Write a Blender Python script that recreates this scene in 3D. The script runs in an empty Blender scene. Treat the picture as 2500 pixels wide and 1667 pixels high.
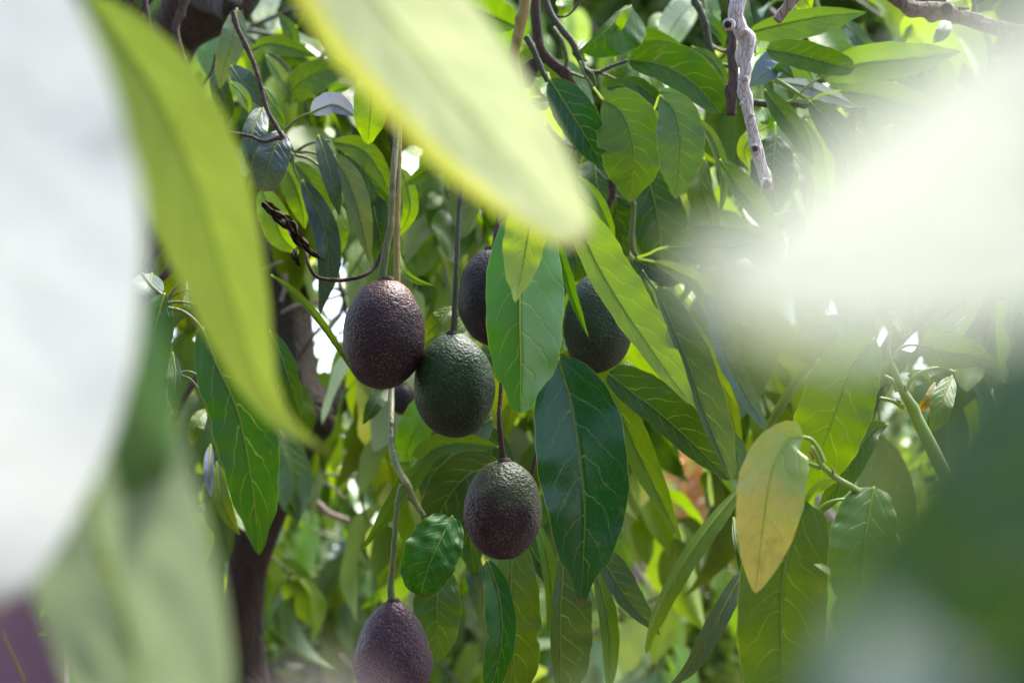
import bpy, math, random
from mathutils import Vector, Matrix, noise

# ------------------------------------------------------------------ camera
SC = bpy.context.scene
COL = SC.collection
LENS, SENSOR = 35.0, 22.3
K = SENSOR / LENS / 2500.0
cam_data = bpy.data.cameras.new('camera')
cam = bpy.data.objects.new('camera', cam_data)
COL.objects.link(cam)
SC.camera = cam
cam_data.lens = LENS
cam_data.sensor_width = SENSOR
cam_data.clip_start = 0.01
cam_data.clip_end = 400
cam.location = (0, 0, 1.55)
cam.rotation_euler = (math.radians(96.0), 0, 0)
cam_data.dof.use_dof = True
cam_data.dof.focus_distance = 1.22
cam_data.dof.aperture_fstop = 3.8
CM = Matrix.Translation((0, 0, 1.55)) @ Matrix.Rotation(math.radians(96.0), 4, 'X')

# ------------------------------------------------------------------ sky and sun
SUN_EL, SUN_AZ = math.radians(58), math.radians(38)     # azimuth of the sun, from +Y clockwise
W = bpy.data.worlds.new('World')
SC.world = W
W.use_nodes = True
nt = W.node_tree
bg = nt.nodes['Background']
sky = nt.nodes.new('ShaderNodeTexSky')
sky.sky_type = 'NISHITA'
sky.sun_disc = False
sky.sun_elevation = SUN_EL
sky.sun_rotation = SUN_AZ
sky.dust_density = 0.8
sky.air_density = 1.0
hsv = nt.nodes.new('ShaderNodeHueSaturation')      # thin high haze: a paler blue
hsv.inputs['Saturation'].default_value = 0.75
nt.links.new(sky.outputs[0], hsv.inputs['Color'])
nt.links.new(hsv.outputs[0], bg.inputs[0])
bg.inputs[1].default_value = 0.15
sd = bpy.data.lights.new('sun', 'SUN')
sd.energy = 3.9
sd.angle = math.radians(38)
sd.color = (1.0, 0.965, 0.91)
sun = bpy.data.objects.new('sun', sd)
COL.objects.link(sun)
sdir = Vector((math.sin(SUN_AZ) * math.cos(SUN_EL), math.cos(SUN_AZ) * math.cos(SUN_EL), math.sin(SUN_EL)))
sun.rotation_euler = sdir.to_track_quat('Z', 'Y').to_euler()
sun.location = sdir * 20
SC.view_settings.view_transform = 'Standard'
SC.view_settings.look = 'None'
SC.view_settings.gamma = 1.0
SC.view_settings.use_curve_mapping = False
SC.view_settings.exposure = 1.72

# ------------------------------------------------------------------ helpers
def P(x, y, d):
    return CM @ Vector(((x - 1250) * K * d, -(y - 833.5) * K * d, -d))

CROPS = dict(T1=(0, 0), T2=(500, 0), T3=(1200, 0), T4=(1660, 0), M1=(300, 500), M2=(960, 460), M3=(1660, 560),
             B1=(0, 1107), B2=(600, 1107), B3=(1200, 1107), B4=(1660, 1107))
def S(c, pts):
    """coordinates noted in an enlarged view -> coordinates of the whole view"""
    if c == 'S': return [tuple(p) for p in pts]
    if c == 'D': return [(p[0] * 1.0629,) + (p[1] * 1.0629,) + tuple(p[2:]) for p in pts]
    ox, oy = CROPS[c]
    return [(ox + p[0] / 2.8, oy + p[1] / 2.8) + tuple(p[2:]) for p in pts]
def scl(c): return 1.0 if c == 'S' else (1.0629 if c == 'D' else 1 / 2.8)

def catmull(pts, n):
    pts = [Vector(p) for p in pts]
    if len(pts) == 2: return [pts[0].lerp(pts[1], i / n) for i in range(n + 1)]
    e = [pts[0] * 2 - pts[1]] + pts + [pts[-1] * 2 - pts[-2]]
    # arc-length like parameter
    L = [0]
    for i in range(len(pts) - 1): L.append(L[-1] + max(1e-6, (Vector(pts[i + 1][:2]) - Vector(pts[i][:2])).length if len(pts[0]) < 3 else (pts[i + 1] - pts[i]).length))
    out = []
    for k in range(n + 1):
        s = L[-1] * k / n
        i = 0
        while i < len(pts) - 2 and s > L[i + 1]: i += 1
        t = (s - L[i]) / (L[i + 1] - L[i])
        p0, p1, p2, p3 = e[i], e[i + 1], e[i + 2], e[i + 3]
        out.append(0.5 * ((2 * p1) + (p2 - p0) * t + (2 * p0 - 5 * p1 + 4 * p2 - p3) * t * t + (3 * p1 - 3 * p2 + p3 - p0) * t ** 3))
    return out

def mesh_obj(name, verts, faces, mat, parent=None, uvs=None, origin=None, color=None, smooth=True):
    origin = Vector(origin) if origin is not None else Vector((0, 0, 0))
    me = bpy.data.meshes.new(name)
    me.from_pydata([tuple(Vector(v) - origin) for v in verts], [], faces)
    if uvs is not None:
        l = me.uv_layers.new(name='UVMap')
        idx = [0] * len(me.loops)
        me.loops.foreach_get('vertex_index', idx)
        buf = []
        for i in idx: buf += uvs[i]
        l.data.foreach_set('uv', buf)
    if smooth: me.polygons.foreach_set('use_smooth', [True] * len(me.polygons))
    me.materials.append(mat)
    me.update()
    o = bpy.data.objects.new(name, me)
    COL.objects.link(o)
    if parent is not None:
        o.parent = parent
        o.location = origin - world_loc(parent)
    else:
        o.location = origin
    if color: o.color = color
    return o

def world_loc(o):
    v = Vector(o.location)
    while o.parent: o = o.parent; v = v + Vector(o.location)
    return v

def thing(name, label, cat, loc=(0, 0, 0), group=None):
    o = bpy.data.objects.new(name, None)
    o.empty_display_size = 0.05
    COL.objects.link(o)
    o.location = loc
    o['label'] = label; o['category'] = cat
    if group: o['group'] = group
    return o
def tag(o, label=None, cat=None, group=None, kind=None):
    if label: o['label'] = label
    if cat: o['category'] = cat
    if group: o['group'] = group
    if kind: o['kind'] = kind
    return o

# ------------------------------------------------------------------ materials
def newmat(name):
    m = bpy.data.materials.new(name)
    m.use_nodes = True
    t = m.node_tree
    for n in list(t.nodes): t.nodes.remove(n)
    return m, t
class N:
    """small node-building helper"""
    def __init__(s, t): s.t = t
    def n(s, typ, **kw):
        x = s.t.nodes.new(typ)
        for k, v in kw.items(): setattr(x, k, v)
        return x
    def put(s, sock, v):
        if v is None: return
        if isinstance(v, bpy.types.NodeSocket): s.t.links.new(v, sock)
        else:
            sock.default_value = v
    def m(s, op, a, b=None, c=None, clamp=False):
        x = s.n('ShaderNodeMath', operation=op); x.use_clamp = clamp
        s.put(x.inputs[0], a); s.put(x.inputs[1], b); s.put(x.inputs[2], c)
        return x.outputs[0]
    def mix(s, f, a, b, mode='MIX'):
        x = s.n('ShaderNodeMix', data_type='RGBA', blend_type=mode)
        s.put(x.inputs[0], f); s.put(x.inputs[6], a); s.put(x.inputs[7], b)
        return x.outputs[2]
    def noise(s, vec, scale, detail=3, rough=.5, dist=0):
        x = s.n('ShaderNodeTexNoise')
        s.put(x.inputs['Vector'], vec); x.inputs['Scale'].default_value = scale
        x.inputs['Detail'].default_value = detail; x.inputs['Roughness'].default_value = rough
        x.inputs['Distortion'].default_value = dist
        return x.outputs['Fac']
    def voro(s, vec, scale, feature='F1', out='Distance', rand=1):
        x = s.n('ShaderNodeTexVoronoi', feature=feature)
        s.put(x.inputs['Vector'], vec); x.inputs['Scale'].default_value = scale
        x.inputs['Randomness'].default_value = rand
        return x.outputs[out]
    def ramp(s, f, a, b, ca=(0, 0, 0, 1), cb=(1, 1, 1, 1)):
        x = s.n('ShaderNodeMapRange'); x.clamp = True
        s.put(x.inputs[0], f); x.inputs[1].default_value = a; x.inputs[2].default_value = b
        return x.outputs[0]

def leaf_material(name, trans=0.3, rough=0.33, back=(0.16, 0.22, 0.10, 1), backmix=0.45, spec=0.38, veins=1.0, nv=7.5, sat=1.2, basegreen=None, margin=None, coat=0, tint=(1.35, 1.15, .35, 1)):
    mt, t = newmat(name); g = N(t)
    tc = g.n('ShaderNodeTexCoord'); uv = g.n('ShaderNodeSeparateXYZ'); t.links.new(tc.outputs['UV'], uv.inputs[0])
    oi = g.n('ShaderNodeObjectInfo'); geo = g.n('ShaderNodeNewGeometry')
    u, v = uv.outputs[0], uv.outputs[1]
    vc = g.m('SUBTRACT', v, 0.5)
    av = g.m('MULTIPLY', g.m('ABSOLUTE', vc), 2.0)
    side = g.m('MULTIPLY', g.m('GREATER_THAN', vc, 0.0), 0.42)
    wob = g.m('MULTIPLY', g.noise(tc.outputs['Object'], 42, 3), 1.15)
    tt = g.m('SUBTRACT', g.m('MULTIPLY', u, g.m('MULTIPLY', g.m('ADD', .8, g.m('MULTIPLY', oi.outputs['Random'], .4)), nv)), g.m('MULTIPLY', g.m('POWER', av, 1.35), 1.75))
    tt = g.m('ADD', g.m('ADD', tt, side), g.m('ADD', wob, g.m('MULTIPLY', oi.outputs['Random'], 3.0)))
    fr = g.m('ABSOLUTE', g.m('SUBTRACT', g.m('FRACT', tt), 0.5))          # .5 on a vein
    wid = g.m('SUBTRACT', 0.482, g.m('MULTIPLY', g.m('SUBTRACT', 1.0, av), 0.018))
    lat = g.m('MULTIPLY', g.m('SUBTRACT', fr, wid), 40.0, clamp=True)
    lat = g.m('MULTIPLY', lat, g.m('MULTIPLY', g.m('SUBTRACT', 0.97, av), 2.5, clamp=True))
    soft = g.m('MULTIPLY', g.m('SUBTRACT', fr, 0.36), 7.0, clamp=True)
    mid = g.m('SUBTRACT', 1.0, g.m('MULTIPLY', av, 28.0), clamp=True)
    vein = g.m('MULTIPLY', g.m('MAXIMUM', lat, mid), veins)
    edge = g.m('MULTIPLY', g.m('SUBTRACT', av, 0.972), 60.0, clamp=True)
    if margin: edge = g.ramp(g.m('ADD', g.m('SUBTRACT', v, .5), g.m('MULTIPLY', g.noise(tc.outputs['Object'], 14, 2), .12)), .38, .47)
    # fine net of small veins
    mp = g.n('ShaderNodeMapping'); t.links.new(tc.outputs['UV'], mp.inputs[0]); mp.inputs['Scale'].default_value = (2.4, 1.0, 1)
    net = g.voro(mp.outputs[0], 26, 'DISTANCE_TO_EDGE')
    net2 = g.m('SUBTRACT', 1.0, g.m('MULTIPLY', net, 9.0), clamp=True)
    base = oi.outputs['Color']
    n1 = g.noise(tc.outputs['Object'], 30, 4)
    n2 = g.noise(tc.outputs['Object'], 160, 3)
    vari = g.m('ADD', 0.72, g.m('ADD', g.m('MULTIPLY', n1, 0.42), g.m('MULTIPLY', n2, 0.16)))
    hs = g.n('ShaderNodeHueSaturation'); t.links.new(base, hs.inputs['Color'])
    t.links.new(vari, hs.inputs['Value']); hs.inputs['Saturation'].default_value = sat
    t.links.new(g.m('ADD', 0.485, g.m('MULTIPLY', g.noise(tc.outputs['Object'], 12, 2), 0.03)), hs.inputs['Hue'])
    col = hs.outputs[0]
    if basegreen: col = g.mix(g.ramp(g.m('ADD', g.m('SUBTRACT', .42, u), g.m('ADD', g.m('MULTIPLY', g.m('SUBTRACT', .5, v), .25), g.m('MULTIPLY', g.m('SUBTRACT', g.noise(tc.outputs['Object'], 60, 5, .65), .5), .9))), -.12, .25), col, basegreen)
    veincol = g.mix(0.50, col, (0.38, 0.50, 0.10, 1))
    front = g.mix(g.m('MULTIPLY', vein, 0.72), col, veincol)
    front = g.mix(g.m('MULTIPLY', edge, 0.85 if margin else 0.4), front, margin or (0.30, 0.40, 0.08, 1))
    # small brown specks of age
    spk = g.m('LESS_THAN', g.voro(tc.outputs['Object'], 75), 0.07)
    spk = g.m('MULTIPLY', spk, g.m('GREATER_THAN', n1, 0.56))
    front = g.mix(g.m('MULTIPLY', spk, 0.6), front, (0.12, 0.07, 0.03, 1))
    front = g.mix(g.m('MULTIPLY', net2, .04), front, (.30, .38, .12, 1))
    blt = g.m('MULTIPLY', g.ramp(g.noise(tc.outputs['Object'], 48, 5, .65), .60, .70), .35)
    front = g.mix(blt, front, (.16, .17, .04, 1))
    tipb = g.m('MULTIPLY', g.ramp(g.m('ADD', u, g.m('MULTIPLY', n1, .05)), .985, 1.02), g.m('GREATER_THAN', oi.outputs['Random'], .45))
    front = g.mix(g.m('MULTIPLY', tipb, .8), front, (.14, .08, .03, 1))
    bcol = g.mix(backmix, col, back)
    bcol = g.mix(g.m('MULTIPLY', vein, 0.8), bcol, (0.46, 0.58, 0.24, 1))
    allc = g.mix(geo.outputs['Backfacing'], front, bcol)
    # relief
    h = g.m('ADD', g.m('MULTIPLY', soft, -0.30 * veins), g.m('MULTIPLY', g.m('MAXIMUM', lat, mid), -0.35 * veins))
    h = g.m('ADD', h, g.m('MULTIPLY', net2, -0.05))
    h = g.m('ADD', h, g.m('MULTIPLY', g.noise(tc.outputs['Object'], 55, 3), 0.5))
    bp = g.n('ShaderNodeBump'); bp.inputs['Strength'].default_value = 0.5; bp.inputs['Distance'].default_value = 0.0011
    t.links.new(h, bp.inputs['Height'])
    pb = g.n('ShaderNodeBsdfPrincipled')
    t.links.new(allc, pb.inputs['Base Color'])
    r = g.m('ADD', rough, g.m('ADD', g.m('MULTIPLY', geo.outputs['Backfacing'], 0.22), g.m('MULTIPLY', n2, 0.12)))
    t.links.new(r, pb.inputs['Roughness'])
    pb.inputs['Specular IOR Level'].default_value = spec
    t.links.new(bp.outputs[0], pb.inputs['Normal'])
    if coat: pb.inputs['Coat Weight'].default_value = coat; pb.inputs['Coat Roughness'].default_value = .35
    tr = g.n('ShaderNodeBsdfTranslucent')
    tcol = g.mix(1.0, front, tint, 'MULTIPLY')
    tcol = g.mix(g.m('MULTIPLY', vein, 0.4), tcol, g.mix(0.5, tcol, (0.25, 0.3, 0.05, 1)))
    t.links.new(tcol, tr.inputs['Color'])
    t.links.new(bp.outputs[0], tr.inputs['Normal'])
    # transmitted light adds to what is reflected
    ms = g.n('ShaderNodeMixShader'); ms.inputs[0].default_value = trans
    t.links.new(pb.outputs[0], ms.inputs[1]); t.links.new(tr.outputs[0], ms.inputs[2])
    out = g.n('ShaderNodeOutputMaterial'); t.links.new(ms.outputs[0], out.inputs[0])
    return mt

M_LEAF = leaf_material('mature_leaf')
M_GLOSS = leaf_material('glossy_leaf', trans=0.18, rough=0.2, spec=0.55, veins=.6)
M_YOUNG = leaf_material('young_leaf', trans=0.38, rough=0.3, tint=(1.4, 1.3, .5, 1), back=(.30, .36, .15, 1), backmix=.4)
M_PALE = leaf_material('pale_sheen_leaf', trans=0.38, rough=0.5, backmix=0.3, back=(.5, .55, .5, 1), tint=(1.05, 1.08, .95, 1), veins=.6, sat=1.0)  # pale undersides, and leaves whose sky sheen lies in their base colour
M_LIME = leaf_material('pale_lime_leaf', trans=.45, rough=.5, tint=(1.05, 1.08, .8, 1), veins=.8, sat=1.0, backmix=.1, back=(.5, .55, .4, 1), margin=(.46, .46, .03, 1))
M_SHEEN = leaf_material('sheen_leaf', trans=.30, rough=.34, spec=.7, sat=1.3, coat=.15)
M_COPPER = leaf_material('copper_young_leaf', trans=.2, rough=.25, spec=.6, veins=1.6, tint=(1.2, 1.15, .6, 1), sat=1.0, basegreen=(.24, .33, .06, 1))
M_BG = leaf_material('background_leaf', trans=0.5, rough=.36, veins=.3, spec=.45, tint=(1.7, 1.4, .4, 1))
M_DRY = leaf_material('dry_leaf', trans=0.1, rough=0.8, backmix=0.1, back=(.15, .1, .06, 1), spec=.2, tint=(1, .8, .5, 1))

def rib_material():
    mt, t = newmat('leaf_rib'); g = N(t)
    oi = g.n('ShaderNodeObjectInfo'); tc = g.n('ShaderNodeTexCoord')
    c = g.mix(g.noise(tc.outputs['Object'], 90, 2), oi.outputs['Color'], g.mix(0.4, oi.outputs['Color'], (.3, .3, .05, 1)))
    pb = g.n('ShaderNodeBsdfPrincipled'); t.links.new(c, pb.inputs['Base Color']); pb.inputs['Roughness'].default_value = .4
    tr = g.n('ShaderNodeBsdfTranslucent'); t.links.new(g.mix(1.0, c, (1.5, 1.5, .9, 1), 'MULTIPLY'), tr.inputs[0])
    ms = g.n('ShaderNodeMixShader'); ms.inputs[0].default_value = .72
    t.links.new(pb.outputs[0], ms.inputs[1]); t.links.new(tr.outputs[0], ms.inputs[2])
    out = g.n('ShaderNodeOutputMaterial'); t.links.new(ms.outputs[0], out.inputs[0])
    return mt
M_RIB = rib_material()

def bark_material(name, a, b, spot, scale=60, rough=.85, ridge=1.0, bump=.0015, green=None, dark=(.02, .012, .01, 1)):
    mt, t = newmat(name); g = N(t)
    tc = g.n('ShaderNodeTexCoord')
    mp = g.n('ShaderNodeMapping'); t.links.new(tc.outputs['Object'], mp.inputs[0]); mp.inputs['Scale'].default_value = (1, 1, .28)
    n1 = g.noise(mp.outputs[0], scale, 5, .6, .4)
    n2 = g.noise(mp.outputs[0], scale * 4, 4, .6)
    n3 = g.noise(tc.outputs['Object'], scale * .3, 3)
    crk = g.m('SUBTRACT', 1.0, g.m('MULTIPLY', g.voro(mp.outputs[0], scale * 2.4, 'DISTANCE_TO_EDGE'), 9.0), clamp=True)
    c = g.mix(g.ramp(n1, .3, .7), a, b)
    if green: c = g.mix(g.ramp(n3, .45, .62), c, green)
    c = g.mix(g.m('MULTIPLY', crk, .6 * ridge), c, dark)
    sp = g.m('LESS_THAN', g.voro(tc.outputs['Object'], scale * 3.2), .16)
    c = g.mix(g.m('MULTIPLY', sp, .7), c, spot)
    c = g.mix(g.m('MULTIPLY', n2, .22), c, dark)
    h = g.m('ADD', g.m('MULTIPLY', crk, -ridge), g.m('ADD', n1, g.m('ADD', g.m('MULTIPLY', n2, .5), g.m('MULTIPLY', sp, .8))))
    bp = g.n('ShaderNodeBump'); bp.inputs['Strength'].default_value = .8; bp.inputs['Distance'].default_value = bump
    t.links.new(h, bp.inputs['Height'])
    pb = g.n('ShaderNodeBsdfPrincipled'); t.links.new(c, pb.inputs['Base Color']); pb.inputs['Roughness'].default_value = rough
    t.links.new(bp.outputs[0], pb.inputs['Normal'])
    out = g.n('ShaderNodeOutputMaterial'); t.links.new(pb.outputs[0], out.inputs[0])
    return mt
M_TRUNK = bark_material('dark_trunk_bark', (.030, .018, .013, 1), (.055, .033, .025, 1), (.09, .06, .05, 1), 34, bump=.005, ridge=.5)
M_TWIG = bark_material('brown_twig_bark', (.055, .035, .026, 1), (.10, .065, .05, 1), (.2, .15, .11, 1), 90, ridge=.6)
M_MAROON = bark_material('maroon_twig_bark', (.035, .014, .012, 1), (.07, .028, .022, 1), (.2, .13, .1, 1), 90, ridge=.4)
M_DKGREEN = bark_material('dark_green_twig_bark', (.035, .04, .018, 1), (.07, .075, .03, 1), (.14, .10, .07, 1), 90, ridge=.3, rough=.6)
M_GREENSTEM = bark_material('green_stem_skin', (.13, .15, .035, 1), (.19, .20, .06, 1), (.09, .04, .03, 1), 70, ridge=.12, rough=.5, green=(.10, .15, .03, 1), dark=(.06, .045, .02, 1))
M_SHOOT = bark_material('young_shoot_skin', (.22, .33, .04, 1), (.28, .38, .06, 1), (.28, .26, .07, 1), 40, ridge=.05, rough=.35, bump=.0004, dark=(.10, .15, .03, 1))
M_TAN = bark_material('tan_stem_skin', (.23, .17, .022, 1), (.30, .22, .04, 1), (.10, .05, .03, 1), 60, ridge=.15, rough=.55, dark=(.1, .06, .02, 1))
M_SPECK = bark_material('speckled_stem_bark', (.17, .18, .05, 1), (.28, .26, .12, 1), (.08, .045, .035, 1), 150, ridge=.3, rough=.7, green=(.12, .15, .05, 1))
M_GREYDEAD = bark_material('grey_dead_bark', (.60, .52, .50, 1), (.78, .70, .68, 1), (.35, .26, .24, 1), 150, ridge=.55, bump=.0018, dark=(.13, .085, .075, 1))
M_BROWNBARK = bark_material('rough_brown_bark', (.20, .13, .10, 1), (.36, .27, .22, 1), (.1, .06, .05, 1), 70, ridge=.5, bump=.0025)
M_PINKROOT = bark_material('pinkish_grey_bark', (.36, .25, .24, 1), (.50, .38, .37, 1), (.25, .17, .16, 1), 40, ridge=.3)
M_CUT = bark_material('cut_wood', (.10, .06, .045, 1), (.20, .13, .10, 1), (.03, .015, .01, 1), 120, ridge=.8)
M_HOLE = bark_material('dark_heart_wood', (.012, .007, .005, 1), (.04, .02, .015, 1), (.06, .03, .02, 1), 120, ridge=.8)

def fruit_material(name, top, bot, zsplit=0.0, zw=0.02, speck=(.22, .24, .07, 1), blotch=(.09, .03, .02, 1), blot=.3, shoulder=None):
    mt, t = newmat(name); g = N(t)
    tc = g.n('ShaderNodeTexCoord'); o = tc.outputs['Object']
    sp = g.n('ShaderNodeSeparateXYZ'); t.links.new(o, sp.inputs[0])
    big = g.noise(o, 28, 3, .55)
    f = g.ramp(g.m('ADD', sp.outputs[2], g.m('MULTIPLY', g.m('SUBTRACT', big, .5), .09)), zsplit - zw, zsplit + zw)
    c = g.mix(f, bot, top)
    c = g.mix(g.m('MULTIPLY', g.ramp(g.noise(o, 45, 4, .6), .55, .72), blot), c, blotch)
    if shoulder:
        dn = g.n('ShaderNodeVectorMath', operation='DISTANCE'); t.links.new(o, dn.inputs[0]); dn.inputs[1].default_value = shoulder
        sh = g.m('SUBTRACT', 1.0, g.ramp(g.m('ADD', dn.outputs['Value'], g.m('MULTIPLY', g.noise(o, 90, 3), .014)), .014, .036))
        c = g.mix(g.m('MULTIPLY', sh, .75), c, (.16, .055, .025, 1))
    fine = g.noise(o, 420, 3, .6)
    c = g.mix(g.m('MULTIPLY', fine, .35), c, (.012, .008, .008, 1))
    vd = g.voro(o, 560); vd2 = g.voro(o, 900)
    spk = g.m('MAXIMUM', g.m('LESS_THAN', vd, .24), g.m('MULTIPLY', g.m('LESS_THAN', vd2, .22), .5))
    spk = g.m('MULTIPLY', spk, g.ramp(g.noise(o, 60, 2), .30, .50))
    c = g.mix(g.m('MULTIPLY', spk, .42), c, speck)
    wr = g.n('ShaderNodeMapping'); t.links.new(o, wr.inputs[0]); wr.inputs['Scale'].default_value = (1, 1, 1.15)
    w = g.n('ShaderNodeVectorMath', operation='ADD'); t.links.new(wr.outputs[0], w.inputs[0])
    nn = g.n('ShaderNodeTexNoise'); t.links.new(o, nn.inputs[0]); nn.inputs['Scale'].default_value = 150; nn.inputs['Detail'].default_value = 2
    sc = g.n('ShaderNodeVectorMath', operation='SCALE'); t.links.new(nn.outputs['Color'], sc.inputs[0]); sc.inputs['Scale'].default_value = .006
    t.links.new(sc.outputs[0], w.inputs[1])
    peb = g.voro(w.outputs[0], 430, 'SMOOTH_F1')
    h = g.m('ADD', g.m('MULTIPLY', peb, -1.0), g.m('ADD', g.m('MULTIPLY', g.noise(o, 330, 3, .6), 1.0), g.m('MULTIPLY', spk, -.25)))
    bp = g.n('ShaderNodeBump'); bp.inputs['Strength'].default_value = .8; bp.inputs['Distance'].default_value = .0011
    t.links.new(h, bp.inputs['Height'])
    pb = g.n('ShaderNodeBsdfPrincipled'); t.links.new(c, pb.inputs['Base Color'])
    t.links.new(g.m('ADD', .36, g.m('MULTIPLY', fine, .2)), pb.inputs['Roughness'])
    pb.inputs['Specular IOR Level'].default_value = .32
    t.links.new(bp.outputs[0], pb.inputs['Normal'])
    out = g.n('ShaderNodeOutputMaterial'); t.links.new(pb.outputs[0], out.inputs[0])
    return mt

def plain_noise_mat(name, a, b, scale, rough=.9, bump=.02):
    mt, t = newmat(name); g = N(t)
    tc = g.n('ShaderNodeTexCoord')
    n1 = g.noise(tc.outputs['Object'], scale, 6, .6)
    c = g.mix(g.ramp(n1, .35, .65), a, b)
    c = g.mix(g.m('MULTIPLY', g.noise(tc.outputs['Object'], scale * 9, 4), .4), c, a)
    bp = g.n('ShaderNodeBump'); bp.inputs['Distance'].default_value = bump; t.links.new(n1, bp.inputs['Height'])
    pb = g.n('ShaderNodeBsdfPrincipled'); t.links.new(c, pb.inputs['Base Color']); pb.inputs['Roughness'].default_value = rough
    t.links.new(bp.outputs[0], pb.inputs['Normal'])
    out = g.n('ShaderNodeOutputMaterial'); t.links.new(pb.outputs[0], out.inputs[0])
    return mt

# ------------------------------------------------------------------ leaf and stem builders
# leaf colours (linear base colours)
DARK = (.028, .075, .014, 1); DEEP = (.016, .060, .018, 1); MID = (.060, .125, .018, 1); OLIVE = (.095, .150, .018, 1)
BRIGHT = (.14, .25, .022, 1); YEL = (.24, .34, .03, 1); GREY = (.085, .125, .065, 1); TEAL = (.05, .095, .065, 1)
SLATE = (.05, .075, .07, 1); PALE = (.20, .28, .13, 1); LAV = (.36, .38, .44, 1); FRESH = (.075, .19, .018, 1)
SKYSHEEN = (.10, .15, .21, 1)  # blue sky sheen put into the base colour of a green leaf
RIBC = (.42, .52, .14, 1)
RND = random.Random(11)

def width_profile(u, e0, e1, acum):
    um = e0 / (e0 + e1)
    m = (um ** e0) * ((1 - um) ** e1)
    w = (max(u, 0) ** e0) * (max(1 - u, 0) ** e1) / m
    if acum and u > .82: w *= 1 - acum * math.sin((u - .82) / .18 * math.pi) * .5
    return w

def leaf(parent, c, pts, wa, wb, d, col=MID, mat=None, fa=22, fb=22, wave=1.0, back=False, e0=.62, e1=.85, acum=.35,
         stalk=None, rib=True, ribcol=None, nu=30, nv=5, cuts=None, bumps=0, name='leaf', dtip=None, label=None, curl=.25, ribr=.0008):
    """leaf along a midrib; pts in view coordinates, d its distance. returns the leaf object"""
    k = scl(c); sp = S(c, pts); wa *= k; wb *= k
    n = len(sp)
    if dtip is None: dtip = d - .02 + RND.uniform(-.015, .015)
    ds = [d + (dtip - d) * i / (n - 1) for i in range(n)]
    ax = catmull([(p[0], p[1], 0) for p in sp], nu)
    if cuts is None and nu <= 50 and RND.random() < .3: cuts = [(RND.choice((-1, 1)), RND.uniform(.3, .85), RND.uniform(.02, .045), RND.uniform(.12, .35))]
    ph, ph2 = RND.uniform(0, 6), RND.uniform(0, 6)
    f1, f2 = RND.uniform(2.2, 3.6), RND.uniform(5, 8)
    verts, uvs, faces, cl = [], [], [], []
    for i in range(nu + 1):
        u = i / nu
        p = ax[i]; q = ax[min(i + 1, nu)] - ax[max(i - 1, 0)]
        t = Vector((q.x, q.y)).normalized(); nx, ny = -t.y, t.x
        dd = d + (dtip - d) * u - .012 * math.sin(u * math.pi) * (1 if not back else -1)
        w = width_profile(u, e0, e1, acum)
        cl.append(P(p.x, p.y, dd))
        for j in range(-nv, nv + 1):
            v = j / nv
            if j >= 0: ww, ang, s = wa, fa, 1
            else: ww, ang, s = wb, fb, -1
            edge = 1 + .022 * wave * (math.sin(f2 * 1.3 * u * math.pi + ph + s) + .6 * math.sin(f2 * 3.1 * u * math.pi + ph2 - s)) * abs(v)
            wl = w * ww * edge
            if cuts:
                for (cs, cu, cw, cd) in cuts:
                    if cs == s and abs(u - cu) < cw: wl *= 1 - cd * (1 - (abs(u - cu) / cw) ** 2) * (.9 + .2 * math.sin(u * 200))
            off = abs(v) * wl
            lat = off * K * d
            dep = dd - math.tan(math.radians(ang)) * lat * (1 - curl * abs(v))
            A = .0022 * wave * (ww / 100.0) * d / 1.2
            dep += A * abs(v) ** 1.4 * (math.sin(f1 * 2 * math.pi * u + ph + s * .8) + .5 * math.sin(f2 * 2 * math.pi * u + ph2 - s)) * min(1, w * 2)
            # quilted surface
            dep += .00012 * abs(v) * (1 - abs(v)) * 4 * math.sin((u * 7 - abs(v) * 1.5) * 2 * math.pi + s) * w
            if bumps: dep += bumps * noise.noise(Vector((u * 9, v * 4, ph))) * (.4 + u)
            verts.append(P(p.x + nx * s * off, p.y + ny * s * off, dep)); uvs.append((u, .5 + .5 * v * 1.0))
    nr = 2 * nv + 1
    for i in range(nu):
        for j in range(nr - 1):
            a = i * nr + j; q = (a, a + 1, a + nr + 1, a + nr)
            faces.append(q if not back else q[::-1])
    o = mesh_obj(name, verts, faces, mat or M_LEAF, parent, uvs, cl[0], col)
    # make sure the upper side is the one turned to the viewer (unless back)
    me = o.data; cc = CM.translation
    tot = sum((f.normal.dot((cc - (f.center + world_loc(o))).normalized()) * f.area) for f in me.polygons)
    if (tot < 0) != back: me.flip_normals()
    if label: o['label'] = label
    if rib:
        rp = []
        if stalk:
            ss = S(c, stalk)
            for i, q in enumerate(ss):
                dq = q[2] if len(q) > 2 else d + .01 * (len(ss) - i) / len(ss)
                rp.append((P(q[0], q[1], dq), ribr * 1.35))
        back_off = .0
        for i in range(0, nu - 1, 2):
            u = i / nu
            rp.append((cl[i], ribr * (1.15 * (1 - u) + .12)))
        tube_world('midrib', rp, M_RIB, o, ribcol or RIBC, sides=6, n=len(rp) * 2, rough=0)
    return o

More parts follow.
